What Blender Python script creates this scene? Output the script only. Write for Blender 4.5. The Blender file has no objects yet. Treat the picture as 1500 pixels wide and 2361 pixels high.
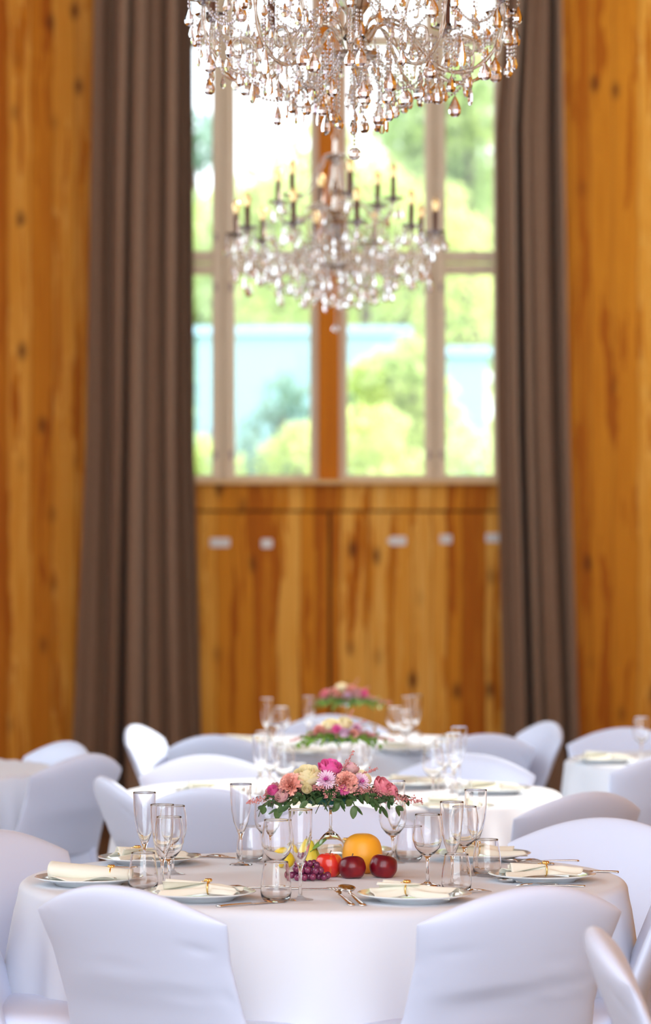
import bpy, math, random
from mathutils import Vector, Matrix
PI = math.pi
R = random.Random(7)
S = bpy.context.scene
COL = S.collection

# ------------------------------------------------------------------ camera, sky, sun, exposure
F, EYE, HZ = 7140.0, 1.57, 1316.0          # focal length in pixels, eye height, horizon row
cam = bpy.data.cameras.new('camera')
cam.sensor_fit = 'VERTICAL'; cam.sensor_height = 36.0; cam.sensor_width = 24.0
cam.lens = F / 2361 * 36
cam.shift_y = (HZ - 1180.5) / 2361
cam.clip_end = 400
cam.dof.use_dof = True; cam.dof.focus_distance = 8.05; cam.dof.aperture_fstop = 2.8
co = bpy.data.objects.new('camera', cam); COL.objects.link(co)
co.location = (0, 0, EYE); co.rotation_euler = (PI / 2, 0, 0)
S.camera = co
S.view_settings.view_transform = 'Standard'; S.view_settings.look = 'None'
S.view_settings.exposure = 1.0; S.view_settings.gamma = 1.0
S.view_settings.use_curve_mapping = False
world = bpy.data.worlds.new('sky'); S.world = world; world.use_nodes = True
bg = world.node_tree.nodes['Background']
bg.inputs['Color'].default_value = (0.86, 0.93, 1.0, 1); bg.inputs['Strength'].default_value = 1.9
sun = bpy.data.lights.new('sun', 'SUN'); sun.energy = 4.2; sun.angle = 0.009; sun.color = (1.0, 0.95, 0.86)
so = bpy.data.objects.new('sun', sun); COL.objects.link(so)
so.rotation_euler = Vector((-0.70, -0.42, -0.58)).to_track_quat('-Z', 'Y').to_euler(); so.location = (8, 16, 12)
def area(name, loc, direction, sx, sy, power, color):
    l = bpy.data.lights.new(name, 'AREA'); l.shape = 'RECTANGLE'; l.size = sx; l.size_y = sy
    l.energy = power; l.color = color
    o = bpy.data.objects.new(name, l); COL.objects.link(o); o.location = loc
    o.rotation_euler = Vector(direction).to_track_quat('-Z', 'Y').to_euler()
area('daylight_entrance', (0, -0.8, 4.2), (0, 1, -0.15), 8, 6, 110, (0.80, 0.87, 1.0))
try:
    S.cycles.max_bounces = 14; S.cycles.transmission_bounces = 14; S.cycles.transparent_max_bounces = 24
    S.cycles.sample_clamp_indirect = 12
except Exception: pass

def P(px, py, d): return Vector(((px - 750) * d / F, d, EYE - (py - HZ) * d / F))
def X(px, d): return (px - 750) * d / F
def Z(py, d): return EYE - (py - HZ) * d / F

# ------------------------------------------------------------------ materials
def nmat(name):
    m = bpy.data.materials.new(name); m.use_nodes = True
    return m, m.node_tree.nodes, m.node_tree.links, m.node_tree.nodes['Principled BSDF']
def setp(b, k, v):
    if k in b.inputs: b.inputs[k].default_value = v
def mat(name, c, rough=.5, metal=0, spec=None, bump=None, sheen=0, trans=0, ior=1.5, coat=0, var=None, sub=0):
    m, N, L, b = nmat(name)
    b.inputs['Base Color'].default_value = (*c, 1); b.inputs['Roughness'].default_value = rough
    b.inputs['Metallic'].default_value = metal; b.inputs['IOR'].default_value = ior
    if spec is not None: setp(b, 'Specular IOR Level', spec)
    setp(b, 'Sheen Weight', sheen); setp(b, 'Transmission Weight', trans); setp(b, 'Coat Weight', coat)
    if sub: setp(b, 'Subsurface Weight', sub); setp(b, 'Subsurface Scale', .01)
    if var or bump:
        tc = N.new('ShaderNodeTexCoord')
    if var:                                   # (second colour, scale vector, low, high)
        c2, sc, lo, hi = var
        mp = N.new('ShaderNodeMapping'); mp.inputs['Scale'].default_value = sc
        n = N.new('ShaderNodeTexNoise'); n.inputs['Scale'].default_value = 1; n.inputs['Detail'].default_value = 4
        r = N.new('ShaderNodeMapRange'); r.inputs['From Min'].default_value = lo; r.inputs['From Max'].default_value = hi
        mx = N.new('ShaderNodeMix'); mx.data_type = 'RGBA'
        mx.inputs[6].default_value = (*c, 1); mx.inputs[7].default_value = (*c2, 1)
        L.new(tc.outputs['Object'], mp.inputs['Vector']); L.new(mp.outputs[0], n.inputs['Vector'])
        L.new(n.outputs['Fac'], r.inputs['Value']); L.new(r.outputs[0], mx.inputs[0]); L.new(mx.outputs[2], b.inputs['Base Color'])
    if bump:
        sc, st, dist = bump
        mp = N.new('ShaderNodeMapping'); mp.inputs['Scale'].default_value = sc
        n = N.new('ShaderNodeTexNoise'); n.inputs['Scale'].default_value = 1; n.inputs['Detail'].default_value = 3
        bp = N.new('ShaderNodeBump'); bp.inputs['Strength'].default_value = st; bp.inputs['Distance'].default_value = dist
        L.new(tc.outputs['Object'], mp.inputs['Vector']); L.new(mp.outputs[0], n.inputs['Vector'])
        L.new(n.outputs['Fac'], bp.inputs['Height']); L.new(bp.outputs[0], b.inputs['Normal'])
    return m

def planks(name, ramp, per_m=7.4, horiz=False, rough=.6, knots=True, gloss=.15):
    m, N, L, b = nmat(name)
    def math_(op, a, bb=None, c=None):
        n = N.new('ShaderNodeMath'); n.operation = op
        for i, v in enumerate((a, bb, c)):
            if v is None: continue
            if isinstance(v, (int, float)): n.inputs[i].default_value = v
            else: L.new(v, n.inputs[i])
        return n.outputs[0]
    def comb(x, y, z=0):
        n = N.new('ShaderNodeCombineXYZ')
        for i, v in enumerate((x, y, z)):
            if isinstance(v, (int, float)): n.inputs[i].default_value = v
            else: L.new(v, n.inputs[i])
        return n.outputs[0]
    def noise(v, detail=3, sc=1):
        n = N.new('ShaderNodeTexNoise'); n.inputs['Scale'].default_value = sc; n.inputs['Detail'].default_value = detail
        L.new(v, n.inputs['Vector']); return n.outputs['Fac']
    def mr(v, a, bb, c=0, d=1):
        n = N.new('ShaderNodeMapRange'); L.new(v, n.inputs[0])
        for i, q in zip((1, 2, 3, 4), (a, bb, c, d)): n.inputs[i].default_value = q
        return n.outputs[0]
    g = N.new('ShaderNodeNewGeometry'); sp = N.new('ShaderNodeSeparateXYZ'); L.new(g.outputs['Position'], sp.inputs[0])
    if horiz: u, z = sp.outputs['X'], sp.outputs['Y']
    else: u, z = math_('ADD', sp.outputs['X'], sp.outputs['Y']), sp.outputs['Z']
    wob = math_('MULTIPLY', math_('SUBTRACT', noise(comb(math_('MULTIPLY', u, 2.5), math_('MULTIPLY', z, 2.2)), 4), .5), .055 if knots else 0.0)
    uw = math_('ADD', u, wob)
    v1 = N.new('ShaderNodeTexVoronoi'); v1.voronoi_dimensions = '1D'; v1.inputs['Randomness'].default_value = .85
    L.new(math_('MULTIPLY', uw, per_m), v1.inputs['W']); v1.inputs['Scale'].default_value = 1
    v2 = N.new('ShaderNodeTexVoronoi'); v2.voronoi_dimensions = '1D'; v2.feature = 'DISTANCE_TO_EDGE'; v2.inputs['Randomness'].default_value = .85
    L.new(math_('MULTIPLY', uw, per_m), v2.inputs['W']); v2.inputs['Scale'].default_value = 1
    sc = N.new('ShaderNodeSeparateColor'); L.new(v1.outputs['Color'], sc.inputs[0])
    grain = noise(comb(math_('MULTIPLY', u, 45), math_('MULTIPLY', z, 1.6), sc.outputs[1]), 4)
    fac = math_('ADD', sc.outputs[0], math_('MULTIPLY', math_('SUBTRACT', grain, .5), .5))
    streak = noise(comb(math_('MULTIPLY', uw, 13), math_('MULTIPLY', z, .9), 3.0), 3)
    fac = math_('SUBTRACT', fac, math_('MULTIPLY', mr(streak, .54, .64), .75))
    cr = N.new('ShaderNodeValToRGB'); els = cr.color_ramp.elements
    els[0].position = 0; els[0].color = (*ramp[0], 1); els[1].position = 1; els[1].color = (*ramp[-1], 1)
    for i, c in enumerate(ramp[1:-1]):
        e = els.new((i + 1) / (len(ramp) - 1)); e.color = (*c, 1)
    L.new(fac, cr.inputs[0])
    col = cr.outputs[0]
    def darken(col, f, c):
        mx = N.new('ShaderNodeMix'); mx.data_type = 'RGBA'; L.new(f, mx.inputs[0]); L.new(col, mx.inputs[6]); mx.inputs[7].default_value = (*c, 1)
        return mx.outputs[2]
    if knots:
        v3 = N.new('ShaderNodeTexVoronoi'); v3.voronoi_dimensions = '2D'; v3.inputs['Scale'].default_value = 1
        L.new(comb(math_('MULTIPLY', math_('ADD', u, math_('MULTIPLY', wob, .5)), 4.6), math_('MULTIPLY', z, 2.3)), v3.inputs['Vector'])
        s3 = N.new('ShaderNodeSeparateColor'); L.new(v3.outputs['Color'], s3.inputs[0])
        k = math_('MULTIPLY', mr(v3.outputs['Distance'], .19, .03), math_('MULTIPLY', math_('GREATER_THAN', s3.outputs[0], .55), s3.outputs[1]))
        col = darken(col, math_('MULTIPLY', k, 1.0), (.10, .020, .003))
    edge = mr(v2.outputs['Distance'], .045, .0)
    col = darken(col, math_('MULTIPLY', edge, .55), (.16, .05, .01))
    L.new(col, b.inputs['Base Color']); b.inputs['Roughness'].default_value = rough
    setp(b, 'Specular IOR Level', gloss)
    bp = N.new('ShaderNodeBump'); bp.inputs['Strength'].default_value = .5; bp.inputs['Distance'].default_value = .006; bp.invert = True
    L.new(edge, bp.inputs['Height']); L.new(bp.outputs[0], b.inputs['Normal'])
    return m

def thin_glass(name, tint=(1, 1, 1), fac=.08):
    m, N, L, b = nmat(name)
    out = N['Material Output']; tr = N.new('ShaderNodeBsdfTransparent'); gl = N.new('ShaderNodeBsdfGlossy')
    tr.inputs[0].default_value = (*tint, 1); gl.inputs['Roughness'].default_value = .02
    fr = N.new('ShaderNodeFresnel'); fr.inputs[0].default_value = 1.35
    mx = N.new('ShaderNodeMixShader'); L.new(fr.outputs[0], mx.inputs[0]); L.new(tr.outputs[0], mx.inputs[1]); L.new(gl.outputs[0], mx.inputs[2])
    L.new(mx.outputs[0], out.inputs['Surface']); return m

def real_glass(name, tint=(1, 1, 1), rough=0.0, ior=1.46, film=0, glint=0):
    m = mat(name, tint, rough, trans=1, ior=ior); b = m.node_tree.nodes['Principled BSDF']
    if film: setp(b, 'Thin Film Thickness', film); setp(b, 'Thin Film IOR', 1.8)
    if glint: setp(b, 'Coat Weight', glint); setp(b, 'Coat Roughness', .12)
    return m

wood = planks('pine_boards', [(.46, .125, .003), (.70, .27, .016), (.56, .18, .006), (.88, .46, .085), (.74, .31, .026), (.92, .54, .13)])
wood_post = mat('amber_post', (.62, .20, .010), .6, spec=.12, var=((.54, .16, .012), (30, 30, 1.5), .35, .7))
wood_pale = mat('pale_frame', (.80, .68, .50), .5, var=((.72, .60, .42), (20, 20, 1.5), .35, .7))
sill_m = mat('sill_pine', (.80, .55, .24), .45, var=((.70, .44, .16), (2, 30, 30), .35, .7))
floor_m = planks('floor_boards', [(.07, .032, .014), (.11, .052, .022), (.15, .075, .034)], 7, horiz=True, rough=.4, knots=False, gloss=.5)
ceil_m = planks('ceiling_boards', [(.36, .13, .02), (.45, .19, .035), (.50, .24, .05)], 6, horiz=True)
pane_m = thin_glass('window_glass', (.97, .99, .99))
cover_m = mat('stretch_cover', (.67, .75, .95), .42, spec=.35, sheen=.15, bump=((5, 5, 16), .10, .01))
cloth_m = mat('white_cloth', (.73, .76, .83), .7, spec=.2, sheen=.1, bump=((5, 5, 4), .22, .015))
curtain_m = mat('taupe_curtain', (.235, .145, .092), .8, spec=.1, sheen=.08, var=((.28, .175, .115), (60, 60, 60), .3, .7), bump=((14, 14, 1.2), .3, .02))
china_m = mat('white_china', (.80, .86, .88), .12, spec=.6, coat=.4)
napkin_m = mat('cream_napkin', (.84, .84, .74), .8, spec=.1, bump=((60, 60, 60), .15, .003))
gold_m = mat('gold', (.90, .62, .22), .22, metal=1)
steel_m = mat('polished_steel', (.74, .70, .66), .14, metal=1)
glass_m = real_glass('clear_glass', (1, 1, 1), 0.0, 1.46)
def glint(m, col, f, rough=.10):
    N, L = m.node_tree.nodes, m.node_tree.links; b = N['Principled BSDF']; g = N.new('ShaderNodeBsdfGlossy'); x = N.new('ShaderNodeMixShader')
    g.inputs['Color'].default_value = (*col, 1); g.inputs['Roughness'].default_value = rough; x.inputs[0].default_value = f
    L.new(b.outputs[0], x.inputs[1]); L.new(g.outputs[0], x.inputs[2]); L.new(x.outputs[0], N['Material Output'].inputs['Surface']); return m
crystal_m = glint(real_glass('crystal', (.84, .78, .70), 0.02, 1.60, 480, 0), (.92, .95, 1), .20)
crystal2_m = glint(real_glass('iridescent_crystal', (.88, .80, .74), 0.03, 1.65, 640, 0), (.95, .93, 1), .24)
silver_m = mat('champagne_silver', (.62, .55, .48), .18, metal=1)
arm_m = real_glass('smoky_glass_arm', (.80, .72, .64), .04, 1.5, 0, .5)
candle_m = mat('bronze_candle', (.17, .10, .08), .3, metal=.4)
bulb_m = mat('amber_bulb', (1.0, .72, .30), .2, metal=.5, spec=.8, coat=1)
card_m = mat('white_card', (.80, .80, .78), .6)

# ------------------------------------------------------------------ mesh building
class MB:
    def __init__(s): s.v = []; s.f = []
    def add(s, vs, fs, M=None):
        o = len(s.v)
        s.v += [tuple(M @ Vector(q)) if M is not None else tuple(q) for q in vs]
        s.f += [tuple(i + o for i in f) for f in fs]; return s
    def box(s, c, d, M=None):
        x, y, z = c; a, b, e = d[0] / 2, d[1] / 2, d[2] / 2
        vs = [(x + i * a, y + j * b, z + k * e) for i in (-1, 1) for j in (-1, 1) for k in (-1, 1)]
        return s.add(vs, [(0, 1, 3, 2), (4, 6, 7, 5), (0, 4, 5, 1), (2, 3, 7, 6), (0, 2, 6, 4), (1, 5, 7, 3)], M)
    def grid(s, fn, nu, nv, wrap=False, M=None):
        vs = [fn(i / nu, j / nv) for j in range(nv + 1) for i in range(nu if wrap else nu + 1)]
        w = nu if wrap else nu + 1
        fs = []
        for j in range(nv):
            for i in range(nu):
                i2 = (i + 1) % w if wrap else i + 1
                fs.append((j * w + i, j * w + i2, (j + 1) * w + i2, (j + 1) * w + i))
        return s.add(vs, fs, M)
    def lathe(s, prof, n=32, M=None, closed=False):
        vs = []; fs = []; idx = []
        for r, z in prof:
            if r < 1e-6: idx.append([len(vs)]); vs.append((0, 0, z))
            else:
                idx.append(list(range(len(vs), len(vs) + n)))
                vs += [(r * math.cos(2 * PI * k / n), r * math.sin(2 * PI * k / n), z) for k in range(n)]
        rng = range(len(prof) if closed else len(prof) - 1)
        for a in rng:
            A, B = idx[a], idx[(a + 1) % len(prof)]
            if len(A) == 1 and len(B) == 1: continue
            for k in range(n):
                k2 = (k + 1) % n
                if len(A) == 1: fs.append((A[0], B[k2], B[k]))
                elif len(B) == 1: fs.append((A[k], A[k2], B[0]))
                else: fs.append((A[k], A[k2], B[k2], B[k]))
        return s.add(vs, fs, M)
    def tube(s, pts, rad, n=8, M=None, flat=1.0):
        pts = [Vector(p) for p in pts]; rads = rad if isinstance(rad, (list, tuple)) else [rad] * len(pts)
        vs = []; up = Vector((0, 0, 1)); prev = None
        for i, p in enumerate(pts):
            t = (pts[min(i + 1, len(pts) - 1)] - pts[max(i - 1, 0)]).normalized()
            a = (prev if prev is not None else (up if abs(t.z) < .9 else Vector((1, 0, 0))))
            a = (a - t * a.dot(t)).normalized(); b = t.cross(a); prev = a
            for k in range(n):
                q = 2 * PI * k / n
                vs.append(p + a * math.cos(q) * rads[i] * flat + b * math.sin(q) * rads[i])
        fs = []
        for i in range(len(pts) - 1):
            for k in range(n):
                k2 = (k + 1) % n
                fs.append((i * n + k, i * n + k2, (i + 1) * n + k2, (i + 1) * n + k))
        fs.append(tuple(range(n - 1, -1, -1))); fs.append(tuple((len(pts) - 1) * n + k for k in range(n)))
        return s.add(vs, fs, M)
    def ball(s, c, r, n=8, m=6, sq=(1, 1, 1)):
        prof = [(math.sin(PI * j / m), -math.cos(PI * j / m)) for j in range(m + 1)]
        prof[0] = (0, -1); prof[-1] = (0, 1)
        return s.lathe(prof, n, Matrix.Translation(c) @ Matrix.Diagonal((r * sq[0], r * sq[1], r * sq[2], 1)))
    def mesh(s, name, m, smooth=True):
        me = bpy.data.meshes.new(name); me.from_pydata(s.v, [], s.f); me.materials.append(m)
        if smooth: me.polygons.foreach_set('use_smooth', [True] * len(me.polygons))
        me.update(); return me
    def build(s, name, m, parent=None, smooth=True, loc=None):
        o = bpy.data.objects.new(name, s.mesh(name, m, smooth)); COL.objects.link(o)
        if parent is not None: o.parent = parent
        if loc is not None: o.location = loc
        return o
def put(name, me, parent=None, loc=(0, 0, 0), rot=None, sc=None):
    o = bpy.data.objects.new(name, me); COL.objects.link(o); o.location = loc
    if parent is not None: o.parent = parent
    if rot is not None: o.rotation_euler = rot
    if sc is not None: o.scale = (sc, sc, sc) if isinstance(sc, (int, float)) else sc
    return o
def tag(o, label, cat, group=None, kind=None):
    o['label'] = label; o['category'] = cat
    if group: o['group'] = group
    if kind: o['kind'] = kind
    return o
def struct(o): o['kind'] = 'structure'; return o
def empty(name, loc, rz=0, sc=1):
    o = bpy.data.objects.new(name, None); COL.objects.link(o); o.location = loc; o.rotation_euler = (0, 0, rz)
    o.scale = (sc, sc, sc); o.empty_display_size = .1; return o
def bevel(o, w, n=2):
    md = o.modifiers.new('bevel', 'BEVEL'); md.width = w; md.segments = n; md.limit_method = 'ANGLE'; return o
def smoothstep(a, b, x):
    t = max(0, min(1, (x - a) / (b - a))); return t * t * (3 - 2 * t)
def interp(tab, x):
    if x <= tab[0][0]: return tab[0][1]
    for (a, va), (b, vb) in zip(tab, tab[1:]):
        if x <= b: return va + (vb - va) * (x - a) / (b - a)
    return tab[-1][1]
def spline(ctrl, n=8):
    """Catmull-Rom through control points (tuples of any length)."""
    c = [ctrl[0]] + list(ctrl) + [ctrl[-1]]; out = []
    for i in range(1, len(c) - 2):
        for k in range(n):
            t = k / n
            out.append(tuple(.5 * ((2 * b) + (-a + cc) * t + (2 * a - 5 * b + 4 * cc - d) * t * t + (-a + 3 * b - 3 * cc + d) * t ** 3)
                             for a, b, cc, d in zip(c[i - 1], c[i], c[i + 1], c[i + 2])))
    out.append(tuple(ctrl[-1])); return out

# ------------------------------------------------------------------ the hall
WY = 20.0; WX = 4.5; CZ = 8.2; Y0 = -1.0
struct(MB().box((0, (Y0 + WY + .3) / 2, -.1), (2 * WX + .4, WY + .3 - Y0, .2)).build('floor', floor_m, smooth=False))
struct(MB().box((0, (Y0 + WY + .3) / 2, CZ + .1), (2 * WX + .4, WY + .3 - Y0, .2)).build('ceiling', ceil_m, smooth=False))
s = WY / F
ox0, ox1 = X(352, WY), X(1164, WY)          # window opening
oz0, oz1 = Z(1108, WY), 6.35
dz1 = Z(1176, WY)                            # top of the double door
dx0, dx1 = X(372, WY), X(1186, WY)
w = MB(); T = .2; yc = WY + T / 2
w.box(((-WX + ox0) / 2, yc, CZ / 2), (ox0 + WX, T, CZ)); w.box(((WX + dx1) / 2, yc, CZ / 2), (WX - dx1, T, CZ))
w.box(((ox1 + dx1) / 2, yc, (dz1 + CZ) / 2), (dx1 - ox1, T, CZ - dz1))
w.box(((ox0 + dx0) / 2, yc, dz1 / 2), (dx0 - ox0, T, dz1))
w.box(((ox0 + ox1) / 2, yc, (oz0 + dz1) / 2), (ox1 - ox0, T, oz0 - dz1))
w.box(((ox0 + ox1) / 2, yc, (oz1 + CZ) / 2), (ox1 - ox0, T, CZ - oz1))
struct(w.build('wall_back', wood, smooth=False))
# side walls with tall window openings
def side_wall(name, sx, a, b, z0, z1):
    m = MB(); x = sx * (WX + .1)
    m.box((x, (Y0 + a) / 2, CZ / 2), (.2, a - Y0, CZ)); m.box((x, (b + WY) / 2, CZ / 2), (.2, WY - b, CZ))
    m.box((x, (a + b) / 2, z0 / 2), (.2, b - a, z0)); m.box((x, (a + b) / 2, (z1 + CZ) / 2), (.2, b - a, CZ - z1))
    if sx > 0: m.box((x, 16.15, (z0 + z1) / 2), (.2, 1.4, z1 - z0))  # unseen pier between the windows, added to keep sun off the left table
    struct(m.build(name, wood, smooth=False))
side_wall('wall_right', 1, 12.6, 19.4, 2.0, 7.9)
side_wall('wall_left', -1, 6.0, 17.0, 1.6, 7.6)
def side_window(n, sx, a, b, z0, z1):
    r = struct(empty('window_%d' % n, (sx * (WX + .1), (a + b) / 2, z0)))
    h = z1 - z0; wd = b - a
    MB().box((0, 0, h / 2), (.008, wd, h)).build('glass', pane_m, r, False)
    f = MB()
    for y in (-wd / 2 + .04, 0, wd / 2 - .04): f.box((0, y, h / 2), (.1, .08, h))
    for z in (.04, h - .04): f.box((0, 0, z), (.1, wd, .08))
    f.build('window_frame', wood_pale, r, False)
side_window(2, 1, 12.6, 15.45, 2.0, 7.9); side_window(4, 1, 16.85, 19.4, 2.0, 7.9)
side_window(3, -1, 6.0, 17.0, 1.6, 7.6)
# back window
win = struct(empty('window_1', (X(758, WY), WY + .1, oz0)))
cx = X(758, WY)
def wx(px): return X(px, WY) - cx
def bar(m, p0, p1, z0, z1, th=.1, y=0): m.box(((wx(p0) + wx(p1)) / 2, y, (z0 + z1) / 2 - oz0), (wx(p1) - wx(p0), th, z1 - z0))
f = MB()
for a, b in ((354, 382), (488, 512), (516, 541), (714, 734), (781, 801), (979, 1001), (1005, 1028), (1138, 1162)):
    bar(f, a, b, oz0, oz1, .10)
zt = [(oz0, Z(1094, WY)), (Z(630, WY), Z(606, WY)), (Z(602, WY), Z(576, WY)), (Z(101, WY), Z(76, WY)), (oz1 - .05, oz1)]
for a, b in ((382, 488), (541, 714), (801, 979), (1028, 1138)):
    for z0, z1 in zt: bar(f, a, b, z0, z1, .085)
bar(f, 512, 516, oz0, oz1, .06); bar(f, 1001, 1005, oz0, oz1, .06)
bevel(f.build('window_frame', wood_pale, win, False), .006)
p = MB(); bar(p, 734, 781, oz0, oz1, .16, -.03); p.build('centre_post', wood_post, win, False)
g = MB()
for a, b in ((382, 488), (541, 714), (801, 979), (1028, 1138)): bar(g, a, b, oz0, oz1, .008, .01)
g.build('glass', pane_m, win, False)
h = MB()
for px in (496, 533, 988, 1018):
    for py in (660, 1048, 545): bar(h, px - 3, px + 3, Z(py + 9, WY), Z(py - 9, WY), .02, -.055)
h.build('hinges', candle_m, win, False)
struct(bevel(MB().box(((ox0 + ox1) / 2, WY - .035, oz0 - .012), (ox1 - ox0 + .06, .11, .03)).build('trim_1', sill_m, smooth=False), .006))
# double door of the same boards
dc = X(760, WY); dh = dz1 - .018
for i, (a, b) in enumerate(((dx0 + .01, dc - .009), (dc + .009, dx1 - .01))):
    d = MB(); d.box(((a + b) / 2, WY + .04, dh / 2 + .01), (b - a, .06, dh - .01))
    struct(bevel(d.build('door_%d' % (i + 1), wood, smooth=False), .004))
struct(MB().box(((dx0 + dx1) / 2, WY + .12, dz1 / 2), (dx1 - dx0, .08, dz1)).build('gap_shade_sheet', mat('gap_shade', (.05, .02, .008), .8), smooth=False))  # sheet behind the door leaves, dark colour standing for shade in the gaps
for (a, b, y, arrow, lab) in ((484, 530, 1251, 0, 'wide white card on the door boards, leftmost of the row'),
                              (602, 628, 1253, 0, 'small square white card, second from the left on the door boards'),
                              (892, 936, 1247, 1, 'white card pointed on its left end, just right of the door seam'),
                              (1013, 1041, 1243, 0, 'small white card between the pointed card and the right curtain'),
                              (1119, 1152, 1240, 0, 'white card half tucked beside the right curtain edge')):
    x0, x1, zc = X(a, WY), X(b, WY), Z(y, WY); hh = .030
    m = MB(); pts = [(x0 + (.03 if arrow else .006), -hh), (x1 - .006, -hh), (x1, -hh + .008), (x1, hh - .008), (x1 - .006, hh), (x0 + (.03 if arrow else .006), hh)]
    pts += [(x0, .006), (x0, -.006)] if arrow else [(x0, hh - .008), (x0, -hh + .008)]
    n = len(pts); c0 = (x0 + x1) / 2
    vs = [(px - c0, 0, pz) for px, pz in pts] + [(px - c0, -.008, pz) for px, pz in pts]
    m.add(vs, [tuple(range(n)), tuple(range(2 * n - 1, n - 1, -1))] + [(k, k + n, (k + 1) % n + n, (k + 1) % n) for k in range(n)])
    tag(m.build('sign_card', card_m, smooth=False, loc=(c0, WY + .008, zc)), lab, 'sign', 'white cards on the door boards')

# curtains
def curtain(name, L_, R_, label, seed, nf):
    rr = random.Random(seed); ph = [rr.uniform(0, 6.28) for _ in range(6)]; d0 = WY - .22
    ztop = 6.5
    def fn(u, v):
        z = .015 + v * (ztop - .015); py = HZ - (z - EYE) * F / d0
        a, b = interp(L_, py), interp(R_, py)
        uu = u + .035 * math.sin(2 * PI * 1.3 * u + ph[0]) + .022 * math.sin(2 * PI * 2.7 * u + ph[5]) + .012 * math.sin(.9 * z + ph[1] + 3 * u) * u * (1 - u) * 4
        th = 2 * PI * nf * uu
        s_ = math.sin(th + ph[2]); fold = math.copysign(abs(s_) ** .7, s_)
        amp = .55 + .45 * math.sin(2 * PI * 1.7 * u + ph[1] + .25 * z)
        y = .15 * fold * amp + .030 * math.sin(th * .43 + ph[3]) + .012 * math.sin(2.3 * th + ph[4] + .5 * z)
        x = X(a + (b - a) * u, d0) + .018 * math.cos(th + ph[2]) * (4 * u * (1 - u))
        return (x, d0 + y * (.75 + .25 * (1 - v)), z)
    o = MB().grid(fn, 260, 40).build(name, curtain_m)
    md = o.modifiers.new('solid', 'SOLIDIFY'); md.thickness = .005
    tag(o, label, 'curtain'); return o
curtain('curtain', [(-400, 225), (0, 217), (1000, 200), (1700, 168), (1900, 160)], [(-400, 444), (0, 444), (1000, 446), (1700, 463), (1900, 466)],
        'wide taupe floor-length curtain left of the window', 3, 5.3)
curtain('curtain', [(-400, 1172), (0, 1166), (300, 1142), (1000, 1146), (1700, 1160), (1900, 1164)], [(-400, 1295), (0, 1297), (1000, 1316), (1700, 1338), (1900, 1342)],
        'narrower taupe floor-length curtain right of the window', 11, 4.2)
rod = MB().tube([(X(190, WY - .22), WY - .22, 6.53), (X(1340, WY - .22), WY - .22, 6.53)], .02, 12)
for px in (200, 755, 1330): rod.box((X(px, WY), WY - .1, 6.53), (.03, .24, .03))
tag(rod.build('curtain_rod', candle_m), 'dark curtain rod fixed across the wall above the window', 'curtain rod')

# ------------------------------------------------------------------ outdoors
grass_m = mat('slope_grass', (.30, .36, .07), .9, var=((.16, .22, .05), (.5, .5, .5), .35, .65))
def ground(u, v):
    y = 20.4 + v * 150; x = -60 + 120 * u
    return (x, y, -.25 + 4.9 * smoothstep(30, 68, y) + .25 * math.sin(x * .3) * smoothstep(30, 60, y))
struct(MB().grid(ground, 40, 60).build('ground_outside', grass_m))
leafms = {
 'sun': mat('sunny_leaves', (.72, .76, .32), .6, var=((.54, .66, .24), (.9, .9, .9), .35, .65)),
 'mid': mat('green_leaves', (.48, .62, .32), .6, var=((.64, .72, .34), (.8, .8, .8), .35, .65)),
 'blue': mat('spruce_needles', (.24, .40, .33), .7, var=((.36, .50, .40), (.8, .8, .8), .35, .65)),
}
for lm_ in leafms.values():                 # leaves let light through
    N_, L_ = lm_.node_tree.nodes, lm_.node_tree.links; b_ = N_['Principled BSDF']; tl = N_.new('ShaderNodeBsdfTranslucent'); ms = N_.new('ShaderNodeMixShader')
    L_.new(b_.inputs['Base Color'].links[0].from_socket, tl.inputs[0]); ms.inputs[0].default_value = .45
    L_.new(b_.outputs[0], ms.inputs[1]); L_.new(tl.outputs[0], ms.inputs[2]); L_.new(ms.outputs[0], N_['Material Output'].inputs['Surface'])
bark_m = mat('bark', (.16, .11, .08), .9)
def foliage(blobs, n, leaf, seed):
    rr = random.Random(seed); m = MB(); tot = sum(b[3] ** 2 for b in blobs)
    for (bx, by, bz, br, sq) in blobs:
        for _ in range(int(n * br * br / tot)):
            a, c = rr.uniform(0, 2 * PI), rr.uniform(-1, 1); q = math.sqrt(1 - c * c); rad = br * rr.uniform(.55, 1.05)
            p_ = Vector((bx + rad * q * math.cos(a), by + rad * q * math.sin(a), bz + rad * c * sq))
            M_ = Matrix.Translation(p_) @ Matrix.Rotation(rr.uniform(0, 6.28), 4, 'Z') @ Matrix.Rotation(rr.uniform(-1.2, 1.2), 4, 'X')
            l = leaf * rr.uniform(.6, 1.3)
            m.add([(0, -l, 0), (.45 * l, 0, .1 * l), (0, l, 0), (-.45 * l, 0, .1 * l)], [(0, 1, 2), (0, 2, 3)], M_)
    return m
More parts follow.
